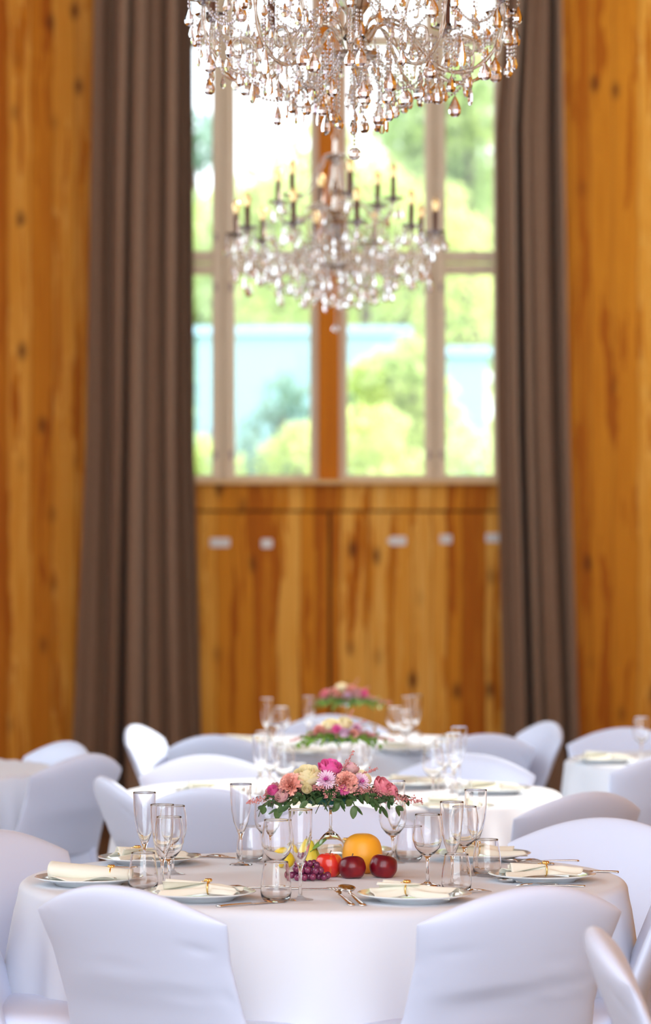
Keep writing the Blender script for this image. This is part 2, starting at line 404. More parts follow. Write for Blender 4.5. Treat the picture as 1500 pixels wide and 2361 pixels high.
def tree(px, topy, d, w_, label, kind='mid', seed=1, n=3500, base=None, leaf=.16, col=.0, nm='tree'):
    d0_ = d; d = {650: 56, 560: 51, 850: 46.5 if d > 45 else d, 945: 58, 1085: 52, 1150: 62, 455: 61, 415: 49.5, 640: 66, 770: 74, 930: 70, 955: 37.5, 860: 34.5}.get(px, d)
    w_ *= d / d0_; leaf *= d / d0_
    x = X(px, d); zt = Z(topy, d); zb = (-.25 + 4.9 * smoothstep(30, 68, d)) if base is None else base
    H = zt - zb; rr = random.Random(seed); r = empty(nm, (x, d, zb - .05))
    bl = []
    for k in range(9):
        t = rr.uniform(.30, .88); wd = w_ * (1 - .55 * abs(t - .5) * 2)
        bl.append((rr.uniform(-.5, .5) * wd, rr.uniform(-.4, .4) * wd, H * t, w_ * rr.uniform(.26, .42), rr.uniform(.7, 1.0)))
    bl.append((0, 0, H - w_ * .25, w_ * .27, .9))
    foliage(bl, n, leaf, seed).build('foliage', leafms[kind], r, False)
    t = MB().tube([(0, 0, 0), (.1, 0, H * .3), (-.05, .05, H * .6), (0, 0, H * .85)], [.16, .13, .09, .03], 8)
    for k in range(5):
        a = rr.uniform(0, 6.28); z0 = H * rr.uniform(.3, .6)
        t.tube([(0, 0, z0), (.35 * w_ * math.cos(a), .35 * w_ * math.sin(a), z0 + .2 * H)], [.06, .02], 6)
    t.build('trunk', bark_m, r); return tag(r, label, 'tree', 'trees outside the window')
tree(650, 352, 48, 3.6, 'rounded sunlit yellow-green tree behind the left centre panes', 'sun', 1, 6000, leaf=.13)
tree(560, 395, 50, 2.9, 'lower sunlit tree left of the rounded one, behind left centre panes', 'sun', 2, 4500, leaf=.13)
tree(850, 372, 47, 3.2, 'rounded light green tree behind the right centre panes', 'sun', 3, 5500, leaf=.13)
tree(945, 405, 49, 2.8, 'light green tree beside the right mullion', 'mid', 4, 4500, leaf=.13)
tree(1085, 90, 49, 2.4, 'tall tree filling the rightmost panes', 'mid', 5, 6500, leaf=.12)
tree(1150, 260, 51, 2.6, 'yellow-green tree half hidden by the right curtain', 'sun', 6, 4500, leaf=.12)
tree(455, 245, 52, 2.2, 'dark bluish conifer behind the leftmost panes', 'blue', 7, 6000, leaf=.13)
tree(415, 420, 47, 2.8, 'green tree half hidden by the left curtain', 'mid', 8, 4000, leaf=.13)
tree(640, 560, 56, 4.6, 'dark green broad tree above the pale blue cabin', 'blue', 9, 9000, leaf=.15)
tree(770, 520, 60, 4.6, 'green tree behind the centre post', 'mid', 10, 6500, leaf=.15)
tree(930, 600, 55, 3.6, 'leafy light tree behind the right centre panes, below the rounded crown', 'sun', 12, 6500, leaf=.14)
tree(655, 845, 40, 1.25, 'small dark conifer before the pale blue cabin', 'blue', 13, 2600, leaf=.09)
tree(850, 825, 40, 1.25, 'small bluish conifer right of the centre post', 'blue', 14, 2600, leaf=.09)
tree(955, 760, 40, 1.5, 'bright shrub-like tree beside the right mullion', 'sun', 15, 4500, leaf=.10)
tree(690, 960, 36, .95, 'low sunny bush at the foot of the left centre pane', 'sun', 16, 2600, leaf=.07)
tree(860, 915, 37, 1.7, 'wide sunny bush at the foot of the right centre pane', 'sun', 17, 4200, leaf=.08)
tree(1096, 985, 36, 1.3, 'low green bush at the foot of the rightmost pane', 'mid', 18, 2600, leaf=.08)
tree(458, 985, 37, 1.0, 'low sunny bush at the foot of the leftmost pane', 'sun', 19, 2200, leaf=.08)
blue_m = mat('pale_blue_boards', (.34, .56, .64), .5, bump=((0, 0, 12), .3, .03)); white_m = mat('white_roof', (.22, .36, .42), .6, spec=.1)
dark_m = mat('dark_window', (.25, .36, .42), .1)
def cabin(x0, x1, ytop, d, label, wins):
    zb = -.25 + 4.9 * smoothstep(30, 68, d) - .4; a, b = X(x0, d), X(x1, d); zt = Z(ytop, d); W_ = b - a
    r = empty('cabin', ((a + b) / 2, d, zb)); H = zt - zb
    bevel(MB().box((0, 1.0, H * .5 - .05), (W_, 2.0, H - .1)).build('wall', blue_m, r, False), .06)
    m = MB(); ov = .1
    vs = [(-W_ / 2 - ov, -ov, H - .12), (W_ / 2 + ov, -ov, H - .12), (W_ / 2 + ov, 2.1, H - .12), (-W_ / 2 - ov, 2.1, H - .12), (-W_ / 2 - ov, 1.0, H + .08), (W_ / 2 + ov, 1.0, H + .08)]
    m.add(vs, [(0, 3, 2, 1), (0, 1, 5, 4), (3, 4, 5, 2), (0, 4, 3), (1, 2, 5)]); m.build('roof', white_m, r, False)
    for fx in wins: MB().box((fx * W_, -.01, H * .62), (.32, .05, .4)).build('window', dark_m, r, False)
    return tag(r, label, 'building')
cabin(452, 935, 752, 43, 'long pale blue cabin seen through the centre panes', (-.42, -.02))
cabin(1032, 1122, 800, 43, 'small pale blue cabin seen through the rightmost pane', ())

# ------------------------------------------------------------------ chandeliers
def teardrop(h=.062, w_=.036, n=9):
    m = MB(); prof = [(0, 0), (.22, -.08), (.52, -.26), (.84, -.47), (1.0, -.66), (.90, -.84), (.52, -.97), (0, -1)]
    m.lathe([(a * w_ / 2, b * h) for a, b in prof], n, Matrix.Diagonal((1, .62, 1, 1)))
    m.ball((0, 0, .003), .0035, 6, 4); return m
drop_me = [teardrop().mesh('crystal_drop', crystal_m, False), teardrop(.052, .038).mesh('crystal_drop', crystal2_m, False), teardrop(.066, .020, 6).mesh('crystal_drop', crystal_m, False)]
def bead_run(pts, r=.0050, step=.0115, seg=None):
    m = MB(); pts = [Vector(p) for p in pts]; acc = 0
    m.tube(pts, .0006, 3)
    for a, b in zip(pts, pts[1:]):
        L_ = (b - a).length; t = step - acc if acc else 0
        while t < L_:
            m.ball(a + (b - a) * (t / L_), r * R.uniform(.85, 1.1), 6, 4); t += step
        acc = (L_ - (t - step)) % step
    return m
def arm_pts(kind):
    if kind == 0: c = [(.04, .33), (.085, .385), (.15, .375), (.205, .30), (.27, .235), (.35, .225), (.42, .27), (.452, .35), (.455, .425)]
    else: c = [(.03, .50), (.07, .56), (.125, .56), (.17, .50), (.225, .485), (.265, .52), (.272, .575)]
    return spline(c, 6)
arm_me = []
for k in (0, 1):
    m = MB(); pts = arm_pts(k)
    m.tube([(r, 0, z) for r, z in pts], [.0062 + .0016 * math.sin(i * 1.15) for i in range(len(pts))], 8)
    r, z = pts[-1]
    # scroll under the arm
    sc = spline([(r * .62, z - .17), (r * .70, z - .10), (r * .80, z - .11), (r * .80, z - .15), (r * .75, z - .155)], 5)
    m.tube([(a, 0, b) for a, b in sc], .0045, 6)
    arm_me.append(m.mesh('arm', arm_m))
dish_me = MB().lathe([(0, -.012), (.012, -.010), (.02, 0), (.044, .006), (.05, .014), (.046, .0125), (.02, .006), (0, .004)], 18).mesh('candle_dish', crystal_m, False)
candle_me = MB().lathe([(0, 0), (.017, 0), (.017, .008), (.0125, .013), (.0125, .098), (0, .098)], 12).mesh('candle', candle_m)
bulb_me = MB().lathe([(0, 0), (.013, .002), (.016, .009), (.011, .016), (.020, .030), (.017, .046), (.007, .062), (0, .070)], 12).mesh('bulb', bulb_m)
def chandelier(x, y, zball, label, rot, ch):
    root = empty('chandelier', (x, y, zball), rot); rr = random.Random(int(rot * 100))
    col = [(0, .235), (.006, .24), (.012, .25), (.007, .262), (.03, .272), (.068, .285), (.074, .296), (.05, .30), (.03, .305), (.038, .33), (.045, .35),
           (.028, .38), (.018, .40), (.035, .43), (.05, .47), (.03, .50), (.036, .52), (.02, .54), (.015, .60), (.03, .64), (.018, .68), (.012, .74), (.03, .77), (.055, .785), (.03, .795), (.012, .80), (.01, .86), (0, .87)]
    MB().lathe(col, 20).build('column', silver_m, root, False)
    MB().lathe([(.018, .40), (.036, .43), (.052, .47), (.031, .50), (.037, .52), (.02, .54)], 12, Matrix.Diagonal((1.15, 1.15, 1, 1))).build('glass_vase', crystal_m, root, False)
    # chain up to the ceiling
    cm = MB(); zc = .87
    top = CZ - zball
    i = 0
    while zc < top:
        M_ = Matrix.Translation((0, 0, zc)) @ Matrix.Rotation(PI / 2 * (i % 2), 4, 'Z')
        cm.tube([tuple(M_ @ Vector((.012 * math.cos(a), 0, .022 * math.sin(a)))) for a in [k * PI / 5 for k in range(11)]], .0028, 5)
        zc += .036; i += 1
    cm.build('chain', silver_m, root); MB().lathe([(0, top - .05), (.03, top - .05), (.06, top - .01), (.06, top)], 20).build('ceiling_rose', silver_m, root)
    ends = []
    for kind, n, off in ((0, 10, 0.1), (1, 6, .35)):
        pr, pz = arm_pts(kind)[-1]
        for k in range(n):
            a = 2 * PI * k / n + off
            ao = put('arm', arm_me[kind], root, rot=(0, 0, a))
            put('candle_dish', dish_me, ao, (pr, 0, pz)); put('candle', candle_me, ao, (pr, 0, pz + .006)); put('bulb', bulb_me, ao, (pr, 0, pz + .102))
            ends.append((kind, a, pr, pz))
    nd = 0
    for kind, a, pr, pz in ends:                       # drops around each dish
        for j in range(2 if kind == 0 else 1):
            b = a + (j - 1) * 1.5 + (0 if kind == 0 else .8) + rr.uniform(-.2, .2)
            q = (pr * math.cos(a) + .046 * math.cos(b), pr * math.sin(a) + .046 * math.sin(b), pz - .004 + .0)
            ln = rr.uniform(.012, .03)
            bead_run([q, (q[0], q[1], q[2] - ln)]).build('bead_string', crystal_m, root, False)
            put('crystal_drop', drop_me[(nd) % 2], root, (q[0], q[1], q[2] - ln - .004), (0, 0, rr.uniform(0, 6.28))); nd += 1
    for rad, n, zt in ((.435, 19, .32), (.345, 18, .28), (.25, 16, .27), (.165, 12, .30), (.085, 8, .285)):
        for k in range(n):                             # bead strings that end in drops, shaped like a bowl
            a = 2 * PI * (k + rr.uniform(-.25, .25)) / n + rad * 9; r2 = rad + rr.uniform(-.02, .02)
            x_, y_ = r2 * math.cos(a), r2 * math.sin(a)
            zb = .055 + .33 * r2 + rr.uniform(-.012, .06) + .035
            bead_run([(x_, y_, zt + rr.uniform(-.01, .02)), (x_, y_, zb)], .0048).build('bead_string', crystal_m, root, False)
            put('crystal_drop', drop_me[rr.choice((0, 1, 1, 2))], root, (x_, y_, zb - .003), (rr.uniform(-.1, .1), 0, rr.uniform(0, 6.28)), rr.uniform(.9, 1.15))
    xs = MB()                                          # the smaller crystals nobody could count, all over arms and bowl
    for k in range(190):
        a = rr.uniform(0, 2 * PI); r2 = .48 * rr.uniform(.02, 1) ** .5; z0 = rr.uniform(.12 + .30 * r2, .44); h_ = rr.uniform(.028, .048)
        c = (r2 * math.cos(a), r2 * math.sin(a), z0)
        xs.lathe([(0, 0), (h_ * .16, -.25 * h_), (h_ * .30, -.68 * h_), (h_ * .2, -.93 * h_), (0, -h_)], 6, Matrix.Translation(c) @ Matrix.Rotation(rr.uniform(0, 6), 4, 'Z') @ Matrix.Diagonal((1, .6, 1, 1)))
        for j in range(rr.randint(2, 5)): xs.ball((c[0], c[1], z0 + .006 + j * .0115), .0046, 6, 4)
    o = xs.build('small_crystals', crystal_m, root, False); o['kind'] = 'stuff'
    bead_run([(0, 0, .235), (0, 0, .022)], .0042).build('bead_string', crystal_m, root, False)
    MB().ball((0, 0, 0), .019, 12, 8).build('crystal_ball', crystal2_m, root, False)
    def sag(p0, p1, s_, n=10): return [tuple(Vector(p0).lerp(Vector(p1), t / n) - Vector((0, 0, s_ * 4 * (t / n) * (1 - t / n)))) for t in range(n + 1)]
    lo = [e for e in ends if e[0] == 0]; hi = [e for e in ends if e[0] == 1]
    def pe(e, dz=0): return (e[2] * math.cos(e[1]), e[2] * math.sin(e[1]), e[3] + dz)
    for k, e in enumerate(lo):
        bead_run(sag(pe(e), pe(lo[(k + 1) % len(lo)]), .085)).build('bead_swag', crystal_m, root, False)
        a = e[1]; bead_run(sag((.06 * math.cos(a), .06 * math.sin(a), .30), (.36 * math.cos(a + .1), .36 * math.sin(a + .1), .235), .10), .005).build('bead_swag', crystal_m, root, False)
        bead_run(sag((.05 * math.cos(a), .05 * math.sin(a), .47), pe(e), .12)).build('bead_swag', crystal_m, root, False)
    for k, e in enumerate(hi):
        bead_run(sag(pe(e), pe(hi[(k + 1) % len(hi)]), .06)).build('bead_swag', crystal_m, root, False)
        a = e[1]; bead_run(sag((.055 * math.cos(a), .055 * math.sin(a), .785), pe(e), .07)).build('bead_swag', crystal_m, root, False)
    tag(root, label, 'chandelier', 'crystal chandeliers over the row of tables'); return root
chandelier(X(817, 9.1), 9.1, Z(355, 9.1), 'nearer crystal chandelier, cut off by the top of the photo', .17, 0)
chandelier(X(773, 14.1), 14.1, Z(758, 14.1), 'farther crystal chandelier with candle bulbs, hanging before the window', .42, 1)

# ------------------------------------------------------------------ tables and cloths
TZ = .75
def cloth_mesh(Rd, seed, nf=11, amp=.06, length=.70, pleat=0):
    rr = random.Random(seed); ks = [(nf * q + rr.randint(-2, 2), rr.uniform(0, 6.28), rr.uniform(.5, 1) / q ** .6) for q in (1, 1, 2, 3)]
    prof = [(0, 0)] + [(Rd * k / 14, 0) for k in range(1, 14)]
    m = MB(); n = 288
    rings = [(k / 16 * (Rd - .012), 0, 0) for k in range(17)]
    for k in range(1, 7):
        a = k / 6 * PI / 2; rings.append((Rd - .012 + .022 * math.sin(a), -.022 * (1 - math.cos(a)), .0))
    for k in range(1, 17): s_ = k / 16; rings.append((Rd + .010, -.022 - s_ * length, s_))
    def fn(u, v):
        i = round(v * (len(rings) - 1)); r, dz, s_ = rings[i]; th = 2 * PI * u
        f_ = sum(a * math.cos(k * th + p) for k, p, a in ks) / 2.2
        if s_ > 0:
            r += amp * (s_ ** .55) * (f_ + .35) + .045 * s_
            if pleat: r += .010 * math.cos(pleat * th) * min(1, s_ * 4)
        elif pleat and r > Rd * .9: dz += .003 * math.cos(pleat * th)
        z = TZ + .004 + dz
        if s_ == 0 and r < Rd - .02: z += .0012 * math.sin(9 * r * math.cos(th)) * math.sin(7 * r * math.sin(th))
        return (r * math.cos(th), r * math.sin(th), z)
    m.grid(fn, n, len(rings) - 1, wrap=True)
    return m
def round_table(x, y, Rd, lt, lc, seed, pleat=0, amp=.06):
    t = empty('round_table', (x, y, 0))
    MB().lathe([(0, TZ - .03), (Rd - .03, TZ - .03), (Rd - .02, TZ - .015), (Rd - .03, TZ), (0, TZ)], 64).build('tabletop', sill_m, t)
    for k in range(4):
        a = PI / 4 + k * PI / 2
        MB().tube([(.40 * math.cos(a), .40 * math.sin(a), TZ - .03), (.46 * math.cos(a), .46 * math.sin(a), 0)], .018, 8).build('leg', steel_m, t)
    tag(t, lt, 'table', 'round tables under white cloths')
    c = cloth_mesh(Rd, seed, amp=amp, pleat=pleat).build('tablecloth', cloth_m, loc=(x, y, 0))
    md = c.modifiers.new('solid', 'SOLIDIFY'); md.thickness = .003; md.offset = -1
    tag(c, lc, 'tablecloth', 'white tablecloths')
T1, T2, T3 = (X(745, 8.2), 8.2), (X(785, 11.4), 11.4), (X(803, 14.6), 14.6)
round_table(*T1, .79, 'round table at the front, hidden under its white cloth', 'smooth white tablecloth on the large front table with the fruit', 1)
round_table(*T2, .80, 'round table in the middle of the row, under its white cloth', 'sunlit white tablecloth on the middle table of the row', 2)
round_table(*T3, .80, 'rearmost round table of the row, under its white cloth', 'sunlit white tablecloth on the rear table before the doors', 3)
TL, TR = (-1.925, 12.75), (1.84, 13.3)
round_table(*TL, .80, 'round table cut off by the left edge of the photo', 'pleated white tablecloth at the left edge of the photo', 4, pleat=44, amp=.02)
round_table(*TR, .80, 'round table cut off by the right edge of the photo', 'white tablecloth at the right edge, before a rounded chair', 5)

# ------------------------------------------------------------------ chairs
def back_mesh(crease):
    m = MB(); nu, nv = 44, 34
    def col(u): return math.sin(u * PI / 2 * .999) if True else u
    def pos(u, v, side):
        uu = col(u * 2 - 1); zt = .85 - .080 * abs(uu) ** 2.0
        vv = math.sin(v * PI / 2) ** .85
        z = .44 + (zt - .44) * vv
        wd = interp([(.44, .285), (.55, .264), (.68, .264), (.775, .284), (.86, .268)], z)
        x = uu * wd
        ed = (1 - abs(uu) ** 5) ** .5 * math.sqrt(max(0, 1 - vv ** 14))
        t = .027 * ed
        y = -(z - .45) * .40 + .030 * uu * uu
        if side < 0: y += -t - .012 * ed * math.cos(uu * PI / 2) * smoothstep(.55, .62, z)
        else: y += t
        if side < 0:
            for (u0, z0, u1, z1, am, wd2) in crease:
                ax, az = u1 - u0, (z1 - z0); L2 = (ax * .24) ** 2 + az ** 2
                tt = max(0, min(1, ((uu - u0) * ax * .0576 + (z - z0) * az) / L2))
                dd = math.hypot((uu - u0 - ax * tt) * .24, z - z0 - az * tt)
                s_ = (z - z0 - az * tt)
                y += am * math.exp(-(dd / wd2) ** 2) * math.sin(PI * min(1, max(0, tt * .8 + .1))) * ed
        return (x, y, z)
    m.grid(lambda u, v: pos(1 - u, v, -1), nu, nv); m.grid(lambda u, v: pos(u, v, 1), nu, nv)
    return m
def finish(me_src, name, weld=True):
    me = me_src.mesh(name, cover_m)
    import bmesh
    b = bmesh.new(); b.from_mesh(me); bmesh.ops.remove_doubles(b, verts=b.verts, dist=.0006); b.to_mesh(me); b.free()
    me.polygons.foreach_set('use_smooth', [True] * len(me.polygons)); return me
back_plain = finish(back_mesh([(-.75, .60, .8, .60, .004, .012), (.6, .76, .95, .70, .004, .007)]), 'backrest')
back_a = finish(back_mesh([(-.5, .605, .95, .600, .006, .010), (-.98, .80, -.75, .76, .005, .006), (-.98, .775, -.80, .745, .004, .005), (.62, .715, .92, .705, .006, .008), (-.3, .66, .2, .655, .003, .010), (.9, .62, .99, .56, .006, .012)]), 'backrest')
back_b = finish(back_mesh([(-.98, .578, .80, .615, .010, .009), (-.95, .562, .2, .585, .006, .006), (-.9, .70, -.55, .705, .004, .006), (.05, .668, .5, .672, .003, .006), (-.98, .64, -.9, .60, .006, .01), (-.9, .545, .1, .56, .005, .007)]), 'backrest')
back_c = finish(back_mesh([(-.9, .76, .6, .80, .006, .008), (-.9, .73, .5, .76, .006, .008), (-.8, .69, .2, .72, .005, .008), (.2, .6, .9, .56, .006, .01)]), 'backrest')
def seat_src():
    m = MB(); prof = []
    n = 48
    rows = [(0, .500), (.5, .498), (.85, .492), (.97, .482), (1.0, .468), (1.0, .440), (.97, .432), (0, .432)]
    def fn(u, v):
        i = round(v * (len(rows) - 1)); k, z = rows[i]; a = 2 * PI * u; c, s_ = math.cos(a), math.sin(a)
        e = 2 / 6.0; sx = math.copysign(abs(c) ** e, c); sy = math.copysign(abs(s_) ** e, s_)
        return (.245 * k * sx, .205 + .215 * k * sy, z)
    m.grid(fn, n, len(rows) - 1, wrap=True); return m
seat_me = finish(seat_src(), 'seat')
def skirt_src():
    m = MB(); top = [(-.224, 0), (.224, 0), (.224, .415), (-.224, .415)]; bot = [(-.235, -.07), (.235, -.07), (.225, .44), (-.225, .44)]
    for k in range(4):
        a, b, c, d = top[k], top[(k + 1) % 4], bot[k], bot[(k + 1) % 4]
        def fn(u, v):
            hem = .03 + .30 * (1 - abs(2 * u - 1) ** 2.6); z = .455 + (hem - .455) * v; t = (.455 - z) / .455
            bow = -.025 * math.sin(PI * u) * v
            x0, y0 = a[0] + (c[0] - a[0]) * t, a[1] + (c[1] - a[1]) * t; x1, y1 = b[0] + (d[0] - b[0]) * t, b[1] + (d[1] - b[1]) * t
            nx, ny = ((0, -1), (1, 0), (0, 1), (-1, 0))[k]
            return (x0 + (x1 - x0) * u + nx * bow, y0 + (y1 - y0) * u + ny * bow, z)
        m.grid(fn, 20, 8)
    return m
skirt_me = finish(skirt_src(), 'skirt')
leg_mes = []
for sx, y0, y1 in ((-1, .0, -.07), (1, .0, -.07), (-1, .41, .44), (1, .41, .44)):
    leg_mes.append(MB().tube([(sx * .215, y0, .45), (sx * .222, (y0 + y1) / 2, .22), (sx * .226, y1, .012), (sx * .226, y1, 0)], [.018, .016, .022, .02], 10).mesh('leg', cover_m))
def chair(px, ty, d, face, label, group, back=None):
    """px, ty, d: where the top of the back stands in the photo; face: direction the sitter looks, degrees from straight ahead to the right"""
    rz = -math.radians(face)
    off = Matrix.Rotation(rz, 3, 'Z') @ Vector((0, -.16, 0))
    x = X(px, d) - off.x; y = d - off.y
    r = empty('covered_chair', (x, y, 0), rz)
    put('backrest', back or back_plain, r); put('seat', seat_me, r); sk = put('skirt', skirt_me, r)
    for lm in leg_mes: put('leg', lm, r)
    md = sk.modifiers.new('solid', 'SOLIDIFY'); md.thickness = .003
    return tag(r, label, 'chair', group)
G1 = 'white covered chairs around the front table'; G2 = 'white covered chairs around the middle table'; G3 = 'white covered chairs around the rear table'
G4 = 'white covered chairs at the side tables'
chair(260, 2040, 7.10, 36, 'large white covered chair at the bottom left, its back to us', G1, back_a)
chair(1236, 2042, 7.08, -30, 'large white covered chair at the bottom right, its back to us', G1, back_b)
chair(-25, 1905, 8.62, 122, 'wrinkled white covered chair cut by the left edge behind the left plate', G1, back_c)
chair(-150, 2000, 7.75, 88, 'covered chair whose seat corner shows at the bottom left edge', G1)
chair(1590, 2000, 7.72, -84, 'covered chair showing only its edge at the right, behind the bottom right chair', G1)
chair(1398, 1885, 9.04, -160, 'rounded lilac-white covered chair facing us at the right end of front table', G1)
chair(785, 1855, 9.54, 180, 'white covered chair directly behind the flowers and fruit of the front table', G1)
chair(487, 1815, 10.3, 20, 'covered chair behind the front table, between left glasses and flowers', G2)
chair(238, 1790, 10.85, 72, 'covered chair seen nearly edge-on, leaning left, behind the back left plate', G2)
chair(1362, 1805, 10.1, -38, 'covered chair turned left beside the middle table, above the facing lilac chair', G2)
chair(468, 1742, 12.12, 160, 'covered chair facing us at the far left of the middle table', G2)
chair(1085, 1738, 12.2, 200, 'covered chair facing us at the far right of the middle table', G2)
chair(308, 1665, 14.5, 104, 'bright white covered chair leaning left of the rear table', G3)
chair(497, 1693, 13.6, 25, 'covered chair with its back to us at the near left of rear table', G3)
chair(1120, 1690, 13.7, -25, 'covered chair with its back to us at the near right of rear table', G3)
chair(1268, 1662, 14.8, -108, 'bright white covered chair leaning right of the rear table', G3)
chair(765, 1652, 15.48, 180, 'covered chair facing us on the far side of rear table before the door seam', G3)
chair(160, 1708, 13.1, -125, 'shaded covered chair beside the left edge table, the rearmost there', G4)
chair(205, 1737, 12.2, -55, 'tall white covered chair turned left beside the left edge table', G4)
chair(1445, 1677, 14.25, 180, 'rounded covered chair facing us behind the right edge table', G4)
chair(1560, 1735, 12.3, -30, 'covered chair in front of the right edge table, mostly cut off', G4)
chair(1590, 1790, 11.0, 60, 'sunlit covered chair cut off by the right edge, beside the turned chair', G4)
chair(1368, 2128, 6.25, 93, 'blurred covered chair seen edge-on in the bottom right corner', G4)

# ------------------------------------------------------------------ tableware
def glass_profile(outer, inner):
    return outer + inner[::-1]
wine_me = MB().lathe([(0, 0), (.034, 0), (.0345, .0012), (.030, .003), (.012, .006), (.0048, .012), (.0038, .03), (.0038, .062), (.006, .073), (.020, .084), (.032, .099), (.0385, .119), (.0385, .142), (.0355, .165), (.0325, 0.1810), (.0325, 0.1844), (0.03205, .185), (.0316, 0.1844), (.0316, 0.1810), (.0346, .165), (.0375, .142), (.0375, .119), (.031, .100), (.019, .0862), (.007, .080), (0, .0795)], 48).mesh('wine_glass', glass_m)
flute_me = MB().lathe([(0, 0), (.032, 0), (.0325, .0012), (.028, .003), (.011, .006), (.0046, .012), (.0038, .03), (.0038, .066), (.0048, .078), (.0105, .093), (.020, .118), (.0268, .150), (.0295, .185), (.0302, 0.2210), (.0302, 0.2244), (0.02980, .225), (.0294, 0.2244), (.0294, 0.2210), (.0287, .185), (.026, .150), (.0192, .119), (.0095, .097), (.004, .088), (0, .087)], 48).mesh('champagne_flute', glass_m)
tumb_me = MB().lathe([(0, 0), (.024, 0), (.029, .002), (.036, .012), (.0385, .026), (.0375, .045), (.034, .072), (.030, .096), (.030, .0994), (.0295, .100), (.029, .0994), (.029, .096), (.0328, .072), (.0363, .045), (.0372, .026), (.0345, .0145), (.026, .009), (0, .0085)], 48).mesh('tumbler', glass_m)
plate_me = MB().lathe([(0, .004), (.05, .004), (.075, .003), (.082, 0), (.087, .001), (.090, .006), (.115, .014), (.140, .020), (.1415, .0215), (.140, .023), (.115, .0175), (.092, .010), (.075, .007), (0, .007)], 64).mesh('dinner_plate', china_m)
CT = TZ + .0065
def onT(px, by, tz=CT): d = (EYE - tz) * F / (by - HZ); return Vector((X(px, d), d, tz))
def glass(kind, px, by, label, group):
    me, nm, cat = {'w': (wine_me, 'wine_glass', 'wine glass'), 'f': (flute_me, 'champagne_flute', 'champagne flute'), 't': (tumb_me, 'tumbler', 'tumbler')}[kind]
    return tag(put(nm, me, None, onT(px, by)), label, cat, group)
gf, gw, gt = 'champagne flutes on the front table', 'wine glasses on the front table', 'water tumblers on the front table'
glass('f', 333, 2021, 'champagne flute standing leftmost of all on the front table', gf)
glass('f', 374, 2060, 'champagne flute in the left cluster, behind the narrow wine glass', gf)
glass('f', 555, 1994, 'champagne flute at the back of front table, left of the flowers', gf)
glass('f', 692, 2075, 'champagne flute standing before the grapes', gf)
glass('f', 1041, 2051, 'champagne flute between the right wine glass and the tallest flute', gf)
glass('f', 1096, 2013, 'rearmost champagne flute of the right cluster, rim highest', gf)
glass('f', 909, 1984, 'champagne flute behind the right tip of the flowers', gf)
glass('w', 398, 2016, 'wine glass at the back of the left cluster', gw)
glass('w', 389, 2049, 'wine glass at the front of the left cluster', gw)
glass('w', 617, 1990, 'wine glass behind, under the left tip of the flowers', gw)
glass('w', 638, 2058, 'wine glass behind the tumbler left of the grapes', gw)
glass('w', 905, 1990, 'wine glass under the right leaves of the flowers, behind the grapefruit', gw)
glass('w', 985, 2042, 'wine glass right of the dark apples, behind the right plate', gw)
glass('w', 1070, 2018, 'wine glass in the middle of the right cluster, between two flutes', gw)
glass('t', 330, 2056, 'tumbler before the left cluster of glasses', gt)
glass('t', 636, 2080, 'tumbler at front centre, left of the grapes', gt)
glass('t', 1052, 2060, 'tumbler right of the front right plate', gt)
glass('t', 1122, 2021, 'tumbler left of the far right plate', gt)
glass('t', 576, 1987, 'tumbler at the back beside the left rear flute', gt)
glass('t', 943, 1987, 'tumbler at the back, right of the flowers and grapefruit', gt)
g2, g3 = 'blurred glasses on the middle table', 'blurred glasses on the rear table'
for k, px, by, lab in (('f', 600, 1838, 'leftmost flute'), ('w', 622, 1826, 'wine glass second from the left'), ('w', 655, 1840, 'wine glass left of the cream rose'), ('t', 612, 1858, 'tumbler at the near left'),
                       ('f', 636, 1805, 'flute behind the left wine glasses'), ('f', 850, 1806, 'flute right behind its flowers'), ('w', 828, 1832, 'wine glass right below its flowers'), ('t', 690, 1822, 'tumbler below its flowers on the left'),
                       ('w', 998, 1842, 'wine glass leading the right cluster'), ('f', 1046, 1832, 'frontmost flute of the right cluster'), ('f', 1058, 1812, 'rear flute of the right cluster'), ('t', 1030, 1850, 'tumbler before the right cluster'), ('w', 1024, 1816, 'wine glass between the right flutes')):
    glass(k, px, by, 'blurred %s on the sunlit middle table' % lab, g2)
for k, px, by, lab in (('f', 615, 1722, 'leftmost flute'), ('w', 648, 1722, 'wine glass beside the leftmost flute'), ('f', 712, 1716, 'flute left of the rear flowers'), ('t', 605, 1738, 'tumbler at the left'),
                       ('w', 910, 1722, 'leftmost wine glass of the right cluster'), ('f', 940, 1716, 'first flute of the right cluster'), ('f', 958, 1712, 'rightmost flute'), ('w', 932, 1732, 'front wine glass of the right cluster'), ('t', 955, 1740, 'tumbler at the right'), ('t', 740, 1714, 'tumbler behind the middle flowers')):
    glass(k, px, by, 'blurred %s on the rear table' % lab, g3)

# plates, napkins, rings
def napkin_src(seed, Ln=.19, wide=.075, pinch=.2, hgt=.022):
    rr = random.Random(seed); m = MB(); ph = [rr.uniform(0, 6.28) for _ in range(4)]
    def fn(u, v):
        t = u * 2 - 1; s_ = v * 2 - 1
        wd = .014 + wide * abs(t - pinch) ** .75
        f_ = math.sin(s_ * 7 + ph[0] + t) * .5 + math.sin(s_ * 13 + ph[1]) * .3
        z = .010 + hgt * (1 - s_ * s_) * (.5 + .5 * math.exp(-((t - pinch) / .5) ** 2)) + .009 * f_ * min(1, abs(t - pinch) * 2.5)
        x = t * Ln / 2 + .012 * math.sin(s_ * 5 + ph[2]) * abs(t)
        return (x, s_ * wd * .9, max(z, .004 + .003 * abs(f_)))
    m.grid(fn, 40, 34); 
    # an inner fold lying on top
    m.grid(lambda u, v: (-.085 + .10 * u, (v * 2 - 1) * (.045 - .035 * u), .030 + .012 * math.sin(v * 9 + ph[3]) * (1 - u) + .006 * u), 14, 20)
    return m
